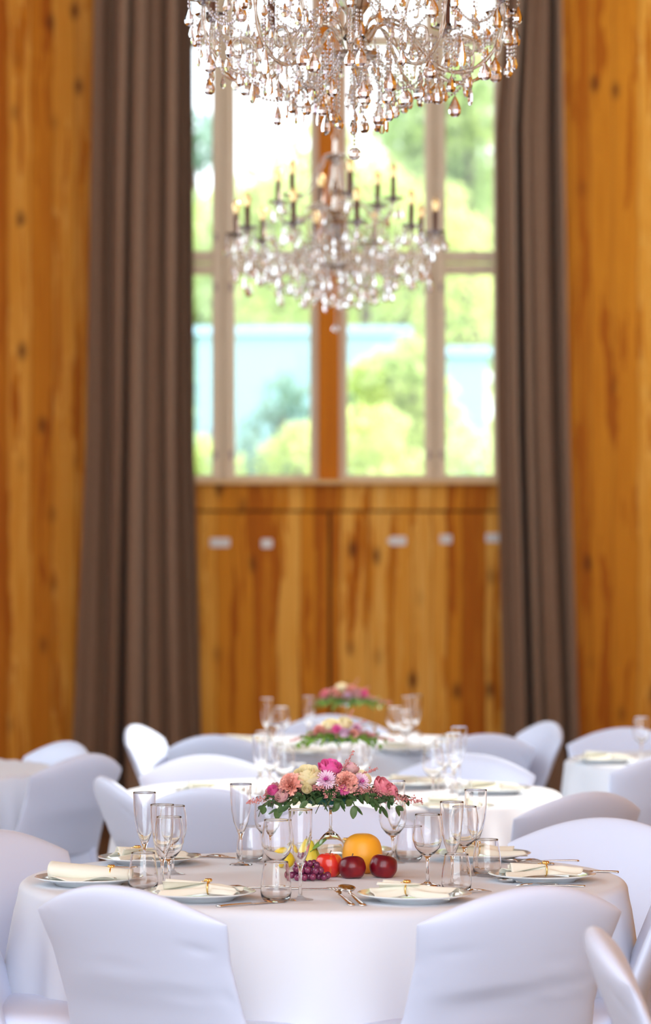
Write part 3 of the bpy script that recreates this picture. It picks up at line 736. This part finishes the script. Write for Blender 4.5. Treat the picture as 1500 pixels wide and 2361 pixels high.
def rolled_src():
    m = MB(); n = 30
    def fn(u, v):
        x = -.10 + .21 * u; a = 2 * PI * v; ry = .042 - .022 * u + .006 * math.sin(5 * u); rz_ = .024 - .010 * u
        k = 1 + .05 * math.sin(3 * a + 4 * u)
        return (x, ry * math.cos(a) * k, rz_ + .004 + rz_ * math.sin(a) * k)
    m.grid(fn, 24, n)
    m.grid(lambda u, v: (-.09 + .17 * u, -.03 - .035 * v, .012 + .008 * math.sin(7 * u + 2 * v) * v), 20, 6)
    m.add([(-.10, 0, .026)], []) 
    return m
nap_mes = [napkin_src(k, pinch=p_).mesh('napkin', napkin_m) for k, p_ in ((1, .25), (2, -.2), (3, .1), (4, -.35))] + [rolled_src().mesh('napkin', napkin_m)]
def ring_src():
    m = MB(); pts = [(0, .020 * math.cos(a), .022 + .016 * math.sin(a)) for a in [k * PI / 10 for k in range(21)]]
    m.tube(pts, .0022, 6)
    for a in range(7): m.ball((.0 + .006 * math.cos(a * .9), .006 * math.sin(a * .9), .041), .0042, 8, 6)
    for k in range(9): m.ball((-.006 - .0055 * k, .012 + .001 * math.sin(k), .040 - .0022 * k), .0026, 6, 4)
    return m
ring_me = ring_src().mesh('napkin_ring', gold_m)
def setting(px, cy, lab, group, nap, rot, dd=None, ring=True, grp='front'):
    d = dd or (EYE - .77) * F / (cy - HZ); x = X(px, d); z = CT
    tag(put('dinner_plate', plate_me, None, (x, d, z)), 'white dinner plate ' + lab, 'plate', 'dinner plates on the %s table' % grp)
    n = put('napkin', nap_mes[nap], None, (x, d, z + .008), (0, 0, rot)); md = n.modifiers.new('solid', 'SOLIDIFY'); md.thickness = .0012
    tag(n, 'cream folded napkin on the plate ' + lab, 'napkin', 'folded napkins on the %s table' % grp)
    if ring:
        off = Matrix.Rotation(rot, 3, 'Z') @ Vector((.095 * (.25, -.2, .1, -.35, .62)[nap], 0, 0))
        tag(put('napkin_ring', ring_me, None, (x + off.x, d + off.y, z + .008), (0, 0, rot)), 'gold beaded napkin ring on the plate ' + lab, 'napkin ring', 'gold napkin rings')
    return x, d
setting(458, 2062, 'at the front left, behind the large left chair', 'f', 0, -.1)
setting(955, 2066, 'at the front right, beside fork and spoon', 'f', 1, -.25)
setting(205, 2028, 'at the far left of the front table', 'f', 4, -.15)
setting(1249, 2020, 'at the far right of the front table', 'f', 2, .1)
setting(343, 1981, 'at the back left of the front table', 'f', 3, .4)
setting(1108, 1972, 'at the back right of the front table', 'f', 1, .3)
setting(790, 1965, 'at the back centre, behind the upturned glass', 'f', 2, .2, dd=8.82)
for px, cy, lab, nap, rot in ((952, 1808, 'at the right rear of middle table, beside the flowers', 2, 0.1), (1135, 1822, 'at the far right of middle table', 0, .2), (1045, 1862, 'at the near right of middle table', 1, 0), (490, 1826, 'at the far left of middle table', 3, .3), (700, 1865, 'at the near left of middle table', 2, .4)):
    setting(px, cy, lab, 'm', nap, rot, ring=False, grp='middle')
for px, cy, lab, nap, rot in ((930, 1728, 'at the near right of rear table', 1, .1), (1060, 1713, 'at the far right of rear table', 0, -.1), (560, 1712, 'at the left of rear table', 2, .2), (700, 1735, 'at the near left of rear table', 3, 0)):
    setting(px, cy, lab, 'r', nap, rot, ring=False, grp='rear')
setting(1395, 1752, 'on the right edge table', 's', 0, .1, ring=False, grp='right edge')
glass('w', 1478, 1752, 'blurred wine glass at the photo edge on the right edge table', None)

# cutlery
def handle(m, x0, x1, w0=.0045, w1=.0085):
    pts = spline([(x0, 0, .004), (x0 + (x1 - x0) * .35, 0, .0045), (x0 + (x1 - x0) * .75, 0, .004), (x1, 0, .003)], 5)
    n = len(pts); m.tube(pts, [w0 + (w1 - w0) * smoothstep(.1, .95, i / (n - 1)) * (1 if i < n - 1 else .6) for i in range(n)], 8, flat=.35)
def fork_src():
    m = MB(); handle(m, -.01, -.115)
    m.grid(lambda u, v: (-.012 + .034 * u, (v * 2 - 1) * (.004 + .008 * smoothstep(0, .8, u)), .004 + .006 * math.sin(u * 2) - .003 * math.cos((v - .5) * 3)), 8, 6)
    for k in range(4):
        y = -.0105 + .007 * k; m.tube([(.020, y, .0085), (.040, y, .007), (.062, y, .003)], [.0018, .0016, .0008], 6)
    return m
def spoon_src():
    m = MB(); handle(m, 0, -.115)
    m.lathe([(0, -.010), (.008, -.009), (.015, -.005), (.0185, 0), (.0175, .0005), (.0145, -.004), (.0075, -.0078), (0, -.0085)], 24, Matrix.Translation((.026, 0, .011)) @ Matrix.Diagonal((1.5, 1, 1, 1)))
    m.tube([(-.004, 0, .004), (.004, 0, .009)], .0035, 6, flat=.5); return m
def knife_src():
    m = MB(); handle(m, 0, -.10, .006, .009)
    vs = []
    for i in range(13):
        t = i / 12; x = .115 * t; h = .009 * (1 - smoothstep(.75, 1, t) * .75)
        vs += [(x, -h, .003), (x, h * .7, .0035), (x, h * .7, .0015), (x, -h, .0018)]
    fs = [(4 * i + k, 4 * i + (k + 1) % 4, 4 * i + 4 + (k + 1) % 4, 4 * i + 4 + k) for i in range(12) for k in range(4)] + [(3, 2, 1, 0), (48, 49, 50, 51)]
    m.add(vs, fs); return m
cut = {'fork': fork_src().mesh('fork', steel_m), 'spoon': spoon_src().mesh('spoon', steel_m), 'knife': knife_src().mesh('table_knife', steel_m)}
def cutlery(k, px, y, deg, lab, tilt=0, sc=1):
    o = put({'fork': 'fork', 'spoon': 'spoon', 'knife': 'table_knife'}[k], cut[k], None, onT(px, y), (0, -math.radians(tilt), math.radians(deg)), sc)
    o.location.z += .115 * sc * math.sin(math.radians(tilt))
    tag(o, lab, k, 'silver cutlery on the front table')
cutlery('fork', 780, 2078, 105, 'short silver fork lying at the centre front edge', 7, 1.1)
cutlery('spoon', 806, 2078, 104, 'silver spoon beside the fork at the centre front edge', 7, 1.15)
cutlery('knife', 578, 2086, 38, 'silver knife left of the front tumbler, handle to the edge')
cutlery('knife', 690, 2052, 8, 'silver knife lying behind the front flute')
cutlery('fork', 560, 2050, -170, 'silver fork between the left front plate and tumbler')
cutlery('spoon', 462, 1978, 160, 'silver spoon right of the back left plate')
cutlery('fork', 480, 1978, -12, 'silver fork right of the back left plate, beside a spoon')
cutlery('spoon', 1190, 2037, 155, 'silver spoon in front of the far right plate')
cutlery('fork', 1245, 2045, 176, 'silver fork in front of the far right plate')
cutlery('spoon', 1190, 1990, 150, 'silver spoon behind the far right plate')
cutlery('fork', 1240, 1988, 185, 'silver fork behind the far right plate')
cutlery('knife', 1340, 2012, 172, 'silver knife at the right rim of the far right plate')
cutlery('knife', 228, 2002, 172, 'dark silver knife behind the far left napkin')
cutlery('fork', 1080, 2060, 30, 'silver fork peeking out right of the front right plate')

# ------------------------------------------------------------------ fruit
def fruit(prof, px, by, name, m, label, cat, stem=True, tilt=(0, 0), sc=1, d=None):
    p_ = onT(px, by) if d is None else Vector((X(px, d), d, CT))
    r = empty(name, p_); r.rotation_euler = (tilt[0], tilt[1], 0)
    MB().lathe(spline(prof, 5), 36, Matrix.Scale(sc, 4)).build('flesh', m, r)
    if stem: MB().tube([(0, 0, prof[-2][1] * sc - .008), (.003, 0, prof[-2][1] * sc + .004), (.006, 0, prof[-2][1] * sc + .011)], .0014, 6).build('stem', bark_m, r)
    return tag(r, label, cat)
def applep(r, h): return [(0, .003 * h / .06), (r * .35, 0), (r * .72, h * .08), (r * .97, h * .35), (r, h * .58), (r * .86, h * .86), (r * .5, h), (r * .22, h * .965), (0, h * .88)]
apple_m = mat('red_yellow_apple', (.72, .03, .02), .25, spec=.5, coat=.3, var=((.85, .38, .05), (60, 60, 8), .55, .8))
plum_m = mat('dark_red_apple', (.12, .002, .012), .28, spec=.4, coat=.1, var=((.26, .008, .012), (25, 25, 25), .4, .7))
gf_m = mat('grapefruit_peel', (.93, .42, .025), .42, spec=.45, bump=((350, 350, 350), .25, .001), var=((.92, .30, .03), (14, 14, 14), .6, .75))
lemon_m = mat('lemon_peel', (.88, .62, .03), .4, bump=((300, 300, 300), .2, .001))
pear_m = mat('pear_skin', (.78, .62, .06), .35, var=((.45, .55, .06), (20, 20, 20), .45, .65))
fruit([(0, 0), (.022, .001), (.044, .016), (.0535, .042), (.0525, .066), (.043, .092), (.022, .106), (0, .108)], 835, 2014, 'grapefruit', gf_m, 'large orange-yellow grapefruit resting behind two dark apples', 'grapefruit', False)
fruit(applep(.0365, .062), 758, 2022, 'apple', apple_m, 'bright red and yellow apple between grapes and dark apples', 'apple', True)
fruit(applep(.0362, .058), 814, 2026, 'apple', plum_m, 'dark red apple before the left of the grapefruit', 'apple', True, (-.25, -.1))
fruit(applep(.0372, .060), 878, 2024, 'apple', plum_m, 'darkest purple-red apple at the right end of fruit', 'apple', True, (-.1, .2))
fruit([(0, 0), (.02, .001), (.031, .018), (.032, .035), (.024, .055), (.014, .072), (.009, .083), (0, .087)], 713, 2010, 'pear', pear_m, 'small yellow pear behind the grapes', 'pear', True)
lem = fruit([(0, 0), (.008, .006), (.024, .02), (.030, .04), (.024, .062), (.008, .075), (0, .08)], 655, 2004, 'lemon', lemon_m, 'yellow lemon behind the wine glass left of centre', 'lemon', False)
lem.rotation_euler = (0, PI / 2, .3); lem.location.z = CT + .030; lem.location.x -= .03; lem.scale = (.8, .8, .8); lem.location.z = CT + .0245
grape_m = mat('grape_skin', (.10, .012, .065), .2, spec=.5, sub=.0, coat=.2, var=((.24, .04, .11), (40, 40, 40), .42, .62))
grape_me = [MB().ball((0, 0, 0), .0092, 16, 12, (1, 1, 1.1)).mesh('grape', grape_m)]
gb = empty('grape_bunch', onT(714, 2030)); rg = random.Random(5)
placed = []
for lay, (z, n, ex, ey) in enumerate(((.0105, 17, .050, .030), (.026, 13, .042, .024), (.041, 7, .030, .014))):
    k = tr = 0
    while k < n and tr < 900:
        tr += 1
        q = Vector((rg.uniform(-ex, ex) - (.006 * lay), rg.uniform(-ey, ey), z + rg.uniform(-.0008, .004)))
        if (q.x / ex) ** 2 + (q.y / ey) ** 2 > 1.15: continue
        if all((q - o_).length > .0168 for o_ in placed):
            placed.append(q); put('grape', grape_me[0], gb, q, (rg.uniform(-.5, .5), rg.uniform(-.5, .5), 0), rg.uniform(.93, 1.06)); k += 1
st = MB().tube([(-.04, .01, .04), (-.01, .005, .047), (.02, 0, .035), (.04, 0, .018)], .0016, 6)
for q in placed[::3]: st.tube([(q.x * .6, q.y * .5, .034), tuple(q)], .0009, 5)
st.build('stem', mat('grape_stem', (.40, .33, .08), .7), gb)
tag(gb, 'bunch of purple grapes at the left of the fruit', 'grapes')

# ------------------------------------------------------------------ flowers
def leafm(n, c, c2=None, r=.5): return mat(n, c, r, var=((c2 or tuple(q * .7 for q in c)), (60, 60, 60), .35, .65))
euc_m = leafm('eucalyptus_leaf', (.085, .16, .055), (.04, .10, .035), .4); fern_m = leafm('bright_leaf', (.24, .42, .06), (.14, .28, .05), .5)
cream_m = leafm('cream_petal', (.97, .90, .62), (.96, .84, .50)); pink_m = leafm('pink_petal', (.88, .10, .42), (.86, .22, .48))
peach_m = leafm('peach_petal', (.96, .44, .36), (.98, .60, .50)); mum_m = leafm('lilac_petal', (.86, .56, .78), (.90, .72, .84)); mumc_m = leafm('magenta_centre', (.70, .05, .38))
mauve_m = leafm('mauve_petal', (.72, .36, .42), (.78, .52, .46)); ast_m = leafm('astilbe_bloom', (.72, .34, .32), (.60, .22, .22)); rosep_m = leafm('rose_pink_petal', (.86, .30, .36), (.80, .20, .28))
foam_m = mat('green_foam_dish', (.02, .15, .12), .6)
def rose_src(rad=.028, seed=1, open_=.5):
    rr = random.Random(seed); m = MB(); H = rad * 1.75
    for lay, (n, r0, hh, fl) in enumerate(((2, .16, 1.0, .05), (3, .32, 1.0, .12), (4, .52, .97, .2), (5, .74, .90, .32), (5, .9, .78, .5))):
        for k in range(n):
            a0 = 2 * PI * k / n + lay * .7 + rr.uniform(-.15, .15); span = PI / n * 1.45; fl2 = fl * open_ * 2
            def fn(u, v):
                a = a0 + (u * 2 - 1) * span * (.55 + .45 * v ** .5) * (1 - .25 * v ** 6)
                bulge = math.sin(min(1, v * 1.05) * PI * .58)
                tip = 1 - .20 * (abs(u * 2 - 1) ** 2.5) * v
                r = rad * (r0 * (.25 + .85 * bulge) + fl2 * .45 * v ** 3 + .03 * u)
                z = H * hh * v * tip - rad * .10 * fl2 * v ** 6
                return (r * math.cos(a), r * math.sin(a), z)
            m.grid(fn, 8, 8)
    return m
def carnation_src(rad=.028, seed=1):
    rr = random.Random(seed); m = MB()
    for k in range(46):
        a0 = rr.uniform(0, 2 * PI); tl = math.radians(rr.uniform(2, 86)) * (k / 46) ** .6; wd = rad * rr.uniform(.45, .65); ph = rr.uniform(0, 6.28); L_ = rad * rr.uniform(.92, 1.08)
        M_ = Matrix.Translation((0, 0, rad * .25)) @ Matrix.Rotation(a0, 4, 'Z') @ Matrix.Rotation(tl, 4, 'Y') @ Matrix.Rotation(rr.uniform(0, 6.28) * .3, 4, 'Z')
        def fn(u, v):
            s_ = u * 2 - 1
            zz = L_ * v * (1 - .15 * s_ * s_) + .06 * rad * math.sin(s_ * 19 + ph) * v ** 4
            return (.10 * rad * math.sin(s_ * 9 + ph) * v * v + .12 * rad * v ** 3, s_ * wd * v ** .8, zz)
        m.grid(fn, 14, 5, M=M_)
    return m
def mum_src(rad=.028, seed=1):
    rr = random.Random(seed); m = MB()
    for lay, (n, tilt, ln) in enumerate(((24, 88, 1.0), (22, 72, .96), (18, 55, .85), (14, 38, .7), (9, 20, .5))):
        for k in range(n):
            M_ = Matrix.Rotation(2 * PI * (k + .5 * (lay % 2)) / n + rr.uniform(-.07, .07), 4, 'Z') @ Matrix.Rotation(math.radians(tilt + rr.uniform(-5, 5)), 4, 'Y')
            L_ = rad * ln
            m.grid(lambda u, v: (-.12 * rad * v * v + .03 * rad * (u * 2 - 1) ** 2, (u * 2 - 1) * .085 * rad * math.sin(PI * (v * .88 + .08)) ** .6, L_ * v), 2, 5, M=M_)
    return m
def mumc_src(rad=.028):
    rr = random.Random(3); m = MB()
    for k in range(40):
        a, t = rr.uniform(0, 6.28), math.radians(rr.uniform(0, 48)); M_ = Matrix.Rotation(a, 4, 'Z') @ Matrix.Rotation(t, 4, 'Y')
        m.tube([tuple(M_ @ Vector((0, 0, .1 * rad))), tuple(M_ @ Vector((0, 0, rad * rr.uniform(.42, .56))))], [.045 * rad, .03 * rad], 4)
    return m
def leaf_into(m, p0, dirv, L_, w_, droop=0, roll=0):
    z = Vector(dirv).normalized(); x = z.cross(Vector((0, 0, 1)));
    if x.length < .1: x = Vector((1, 0, 0))
    x.normalize(); y = x.cross(z); Mr = Matrix.Rotation(roll, 3, z); x = Mr @ x; y = Mr @ y
    def fn(u, v):
        s_ = u * 2 - 1; w2 = w_ * math.sin(PI * min(1, (v * .94 + .03))) ** .65
        return tuple(Vector(p0) + z * L_ * v + x * s_ * w2 + y * (.18 * w_ * s_ * s_) + Vector((0, 0, -droop * v * v)))
    m.grid(fn, 4, 6)
def euc_sprig(m, p0, p1, sag, n, L_=.030, w_=.0088, seed=0):
    rr = random.Random(seed); p0, p1 = Vector(p0), Vector(p1)
    pts = [p0.lerp(p1, t / 10) + Vector((0, 0, .02 * math.sin(t / 10 * PI * .6) - sag * (t / 10) ** 2)) for t in range(11)]
    m.tube([tuple(q) for q in pts], [.0014 - .0001 * k for k in range(11)], 5)
    for k in range(n):
        t = (k + 1) / n; i = min(9, int(t * 10 - .01)); q = pts[i].lerp(pts[i + 1], t * 10 - i if i < 9 else .9); d = (pts[i + 1] - pts[i]).normalized()
        sd = d.cross(Vector((0, 0, 1))).normalized() * (1 if k % 2 else -1)
        v = d * .5 + sd * rr.uniform(.3, .9) + Vector((0, 0, rr.uniform(-.8, .5)))
        leaf_into(m, q, v, L_ * rr.uniform(.75, 1.2), w_ * rr.uniform(.8, 1.15), .004, rr.uniform(-1.2, 1.2))
def astilbe(m, p0, p1, w_, n, seed):
    rr = random.Random(seed); p0, p1 = Vector(p0), Vector(p1); m.tube([tuple(p0), tuple(p1)], [.0012, .0005], 4)
    for k in range(n):
        t = rr.random(); q = p0.lerp(p1, t); off = Vector((rr.gauss(0, 1), rr.gauss(0, 1), rr.gauss(0, 1))) * w_ * (1 - t * .8) * .5
        m.ball(q + off, rr.uniform(.0013, .0026), 5, 3)
flower_cache = {}
def fl_me(kind, mm, seed):
    key = (kind, mm.name, seed)
    if key not in flower_cache:
        src = {'rose': lambda: rose_src(.028, seed, .32), 'bud': lambda: rose_src(.028, seed, .15), 'carn': lambda: carnation_src(.028, seed), 'mum': lambda: mum_src(.028, seed)}[kind]()
        flower_cache[key] = src.mesh({'rose': 'rose', 'bud': 'rose_bud', 'carn': 'carnation', 'mum': 'chrysanthemum'}[kind], mm)
    return flower_cache[key]
mumc_me = mumc_src().mesh('flower_centre', mumc_m)
def arrangement(x, y, z, label, flowers, leafmat, sc=1.0, rot=0, wide=.0, glabel='', green=0):
    # upturned wine glass that carries the dish
    gl = put('wine_glass', wine_me, None, (x, y, z + .185)); gl.rotation_euler = (PI, 0, 0)
    tag(gl, glabel, 'wine glass', 'upturned glasses under the flowers')
    r = empty('flower_arrangement', (x, y, z + .1855), rot, sc)
    m = MB(); m.lathe([(0, 0), (.054, 0), (.058, .004), (.062, .018), (.060, .018), (.055, .006), (0, .006)], 40)
    for k in range(12): m.box((.058, 0, .009), (.006, .008, .018), Matrix.Rotation(k * PI / 6, 4, 'Z'))
    m.build('dish', foam_m, r)
    MB().lathe([(0, .006), (.050, .006), (.052, .03), (.035, .045), (0, .05)], 20).build('foam', foam_m, r)
    for (kind, mm, dx, dz, dy, s_, ax, ay) in flowers:
        nm = {'rose': 'rose', 'bud': 'rose_bud', 'carn': 'carnation', 'mum': 'chrysanthemum'}[kind]
        o = put(nm, fl_me(kind, mm, 1 + int(abs(dx) * 1000) % 3), r, (dx, dy, dz), None, s_)
        o.rotation_euler = Vector((ax, ay, 1)).to_track_quat('Z', 'Y').to_euler() if kind not in ('mum',) else Vector((ax, ay, .55)).to_track_quat('Z', 'Y').to_euler()
        if kind == 'mum': put('flower_centre', mumc_me, o)
        if mm in (cream_m,): o['label'] = 'cream yellow rose'
    rr = random.Random(int(x * 999) + 4)
    for k, (a, L_, sg) in enumerate([(math.radians(q), l, s2) for q, l, s2 in ((178, .185, .045), (188, .165, .035), (198, .19, .045), (206, .16, .05), (218, .14, .045), (235, .12, .05), (255, .095, .035), (270, .085, .03), (285, .09, .035), (305, .11, .04), (325, .135, .03), (335, .15, .045), (343, .185, .055), (350, .16, .03), (357, .20, .035), (12, .15, .03), (150, .14, .03), (90, .12, .03), (120, .12, .03), (55, .13, .03))]):
        m = MB(); euc_sprig(m, (.03 * math.cos(a), .03 * math.sin(a), .028), (L_ * math.cos(a), L_ * math.sin(a), .020 + rr.uniform(-.006, .018)), sg, 19 if L_ > .12 else 12, seed=k + 1)
        m.build('leafy_sprig', leafmat if k % 3 or green == 0 else fern_m, r)
    m = MB()
    for k in range(60):
        a = rr.uniform(0, 6.28); q = rr.uniform(.02, .075); leaf_into(m, (q * math.cos(a), q * math.sin(a), .022 + .014 * rr.random()), (math.cos(a), math.sin(a), rr.uniform(-.5, .5)), .028, .009, .005, rr.uniform(-1, 1))
    m.build('leaves', leafmat, r)
    for k, (a, b, w2, n) in enumerate((((-.10, -.03, .038), (-.225, -.02, .002), .024, 260), ((.10, -.03, .034), (.245, -.02, .006), .026, 280), ((.03, .01, .08), (.062, .0, .142), .012, 70), ((.06, .0, .07), (.125, .0, .095), .012, 70),
                                    ((-.08, -.05, .045), (-.02, -.07, .048), .020, 150), ((.02, -.06, .055), (.10, -.06, .032), .026, 260), ((.02, -.05, .05), (.005, -.085, .018), .020, 110), ((-.02, -.05, .05), (-.01, -.085, .022), .02, 90), ((.09, -.04, .04), (.16, -.05, .03), .03, 200), ((-.08, -.04, .035), (-.14, -.05, .028), .02, 100))):
        m = MB(); astilbe(m, a, b, w2, n, k + 5); m.build('astilbe_plume', ast_m, r)
    return tag(r, label, 'flower arrangement', 'flower arrangements on upturned glasses')
F1 = [('carn', peach_m, -.098, .042, -.04, 1.3, -.7, -.9), ('rose', cream_m, -.058, .047, -.025, 1.22, -.15, -.5), ('rose', pink_m, -.005, .068, -.005, 1.08, .1, -.35), ('carn', peach_m, .038, .048, -.04, 1.25, .15, -1.0),
      ('mum', mum_m, -.012, .066, -.055, 1.05, -.05, -1.0), ('mum', mum_m, .080, .060, -.035, .95, .6, -.9), ('bud', mauve_m, .048, .072, .03, .8, .3, 0), ('rose', rosep_m, .122, .030, -.02, .95, 1.0, -.5), ('bud', rosep_m, .145, .022, -.01, .8, 1.2, -.3),
      ('rose', mauve_m, -.140, .020, -.01, .8, -1.0, -.5), ('bud', pink_m, -.150, .028, -.03, .55, -.5, -1.1), ('bud', cream_m, -.066, .036, -.06, .5, .2, -1.5), ('mum', pink_m, .035, .040, -.065, .6, .1, -1), ('bud', mauve_m, -.120, .012, -.05, .7, -.9, -.9), ('carn', peach_m, 0, .05, .05, 1.1, 0, .8), ('rose', cream_m, .07, .04, .06, 1, .5, .8), ('rose', pink_m, -.07, .04, .06, 1, -.5, .8)]
d1 = 8.36
arrangement(X(762, d1), d1, CT, 'sharp front arrangement with cream rose, pink rose, peach carnations and dark leaves', F1, euc_m, glabel='upturned wine glass carrying the front flowers')
F2 = [('rose', cream_m, .02, .05, -.02, 1.2, .1, -.4), ('rose', cream_m, -.035, .045, -.01, 1.2, -.3, -.4), ('mum', pink_m, -.01, .055, -.06, 1.0, 0, -1), ('carn', peach_m, -.08, .035, -.02, 1.2, -.8, -.6), ('mum', mum_m, .075, .06, -.03, 1.1, .6, -.8), ('carn', peach_m, .06, .03, -.05, .9, .5, -1), ('bud', mum_m, .02, .025, -.07, .8, .1, -1), ('carn', peach_m, 0, .05, .05, 1.1, 0, .8)]
arrangement(X(782, 11.4), 11.4, CT, 'blurred arrangement on the middle table with cream roses and a magenta bloom', F2, fern_m, sc=.82, glabel='upturned wine glass carrying the middle flowers', green=1)
F3 = [('carn', peach_m, -.07, .05, -.02, 1.2, -.4, -.6), ('carn', peach_m, .02, .06, 0, 1.3, 0, -.3), ('rose', cream_m, -.03, .065, .0, 1.1, -.1, 0), ('carn', mum_m, .0, .03, -.05, 1.1, 0, -1), ('rose', pink_m, .085, .045, -.03, .8, .5, -.8), ('rose', mauve_m, .05, .04, -.04, 1.1, .3, -.9), ('rose', rosep_m, -.11, .035, 0, 1, -.8, -.3)]
arrangement(X(800, 14.6), 14.6, CT, 'most blurred arrangement on the rear table, peach blooms before the doors', F3, fern_m, sc=.84, glabel='upturned wine glass carrying the rear flowers', green=1)
lf = MB(); leaf_into(lf, (0, 0, .0), (.6, -.1, .55), .05, .017, .006, .4); lf.tube([(-.012, .002, -.008), (0, 0, 0)], .0012, 5)
lfo = lf.build('fruit_leaf', fern_m, loc=onT(722, 2012) + Vector((0, 0, .062))); tag(lfo, 'green leaf between the pear and the upturned glass', 'leaf')
md = lfo.modifiers.new('solid', 'SOLIDIFY'); md.thickness = .0006
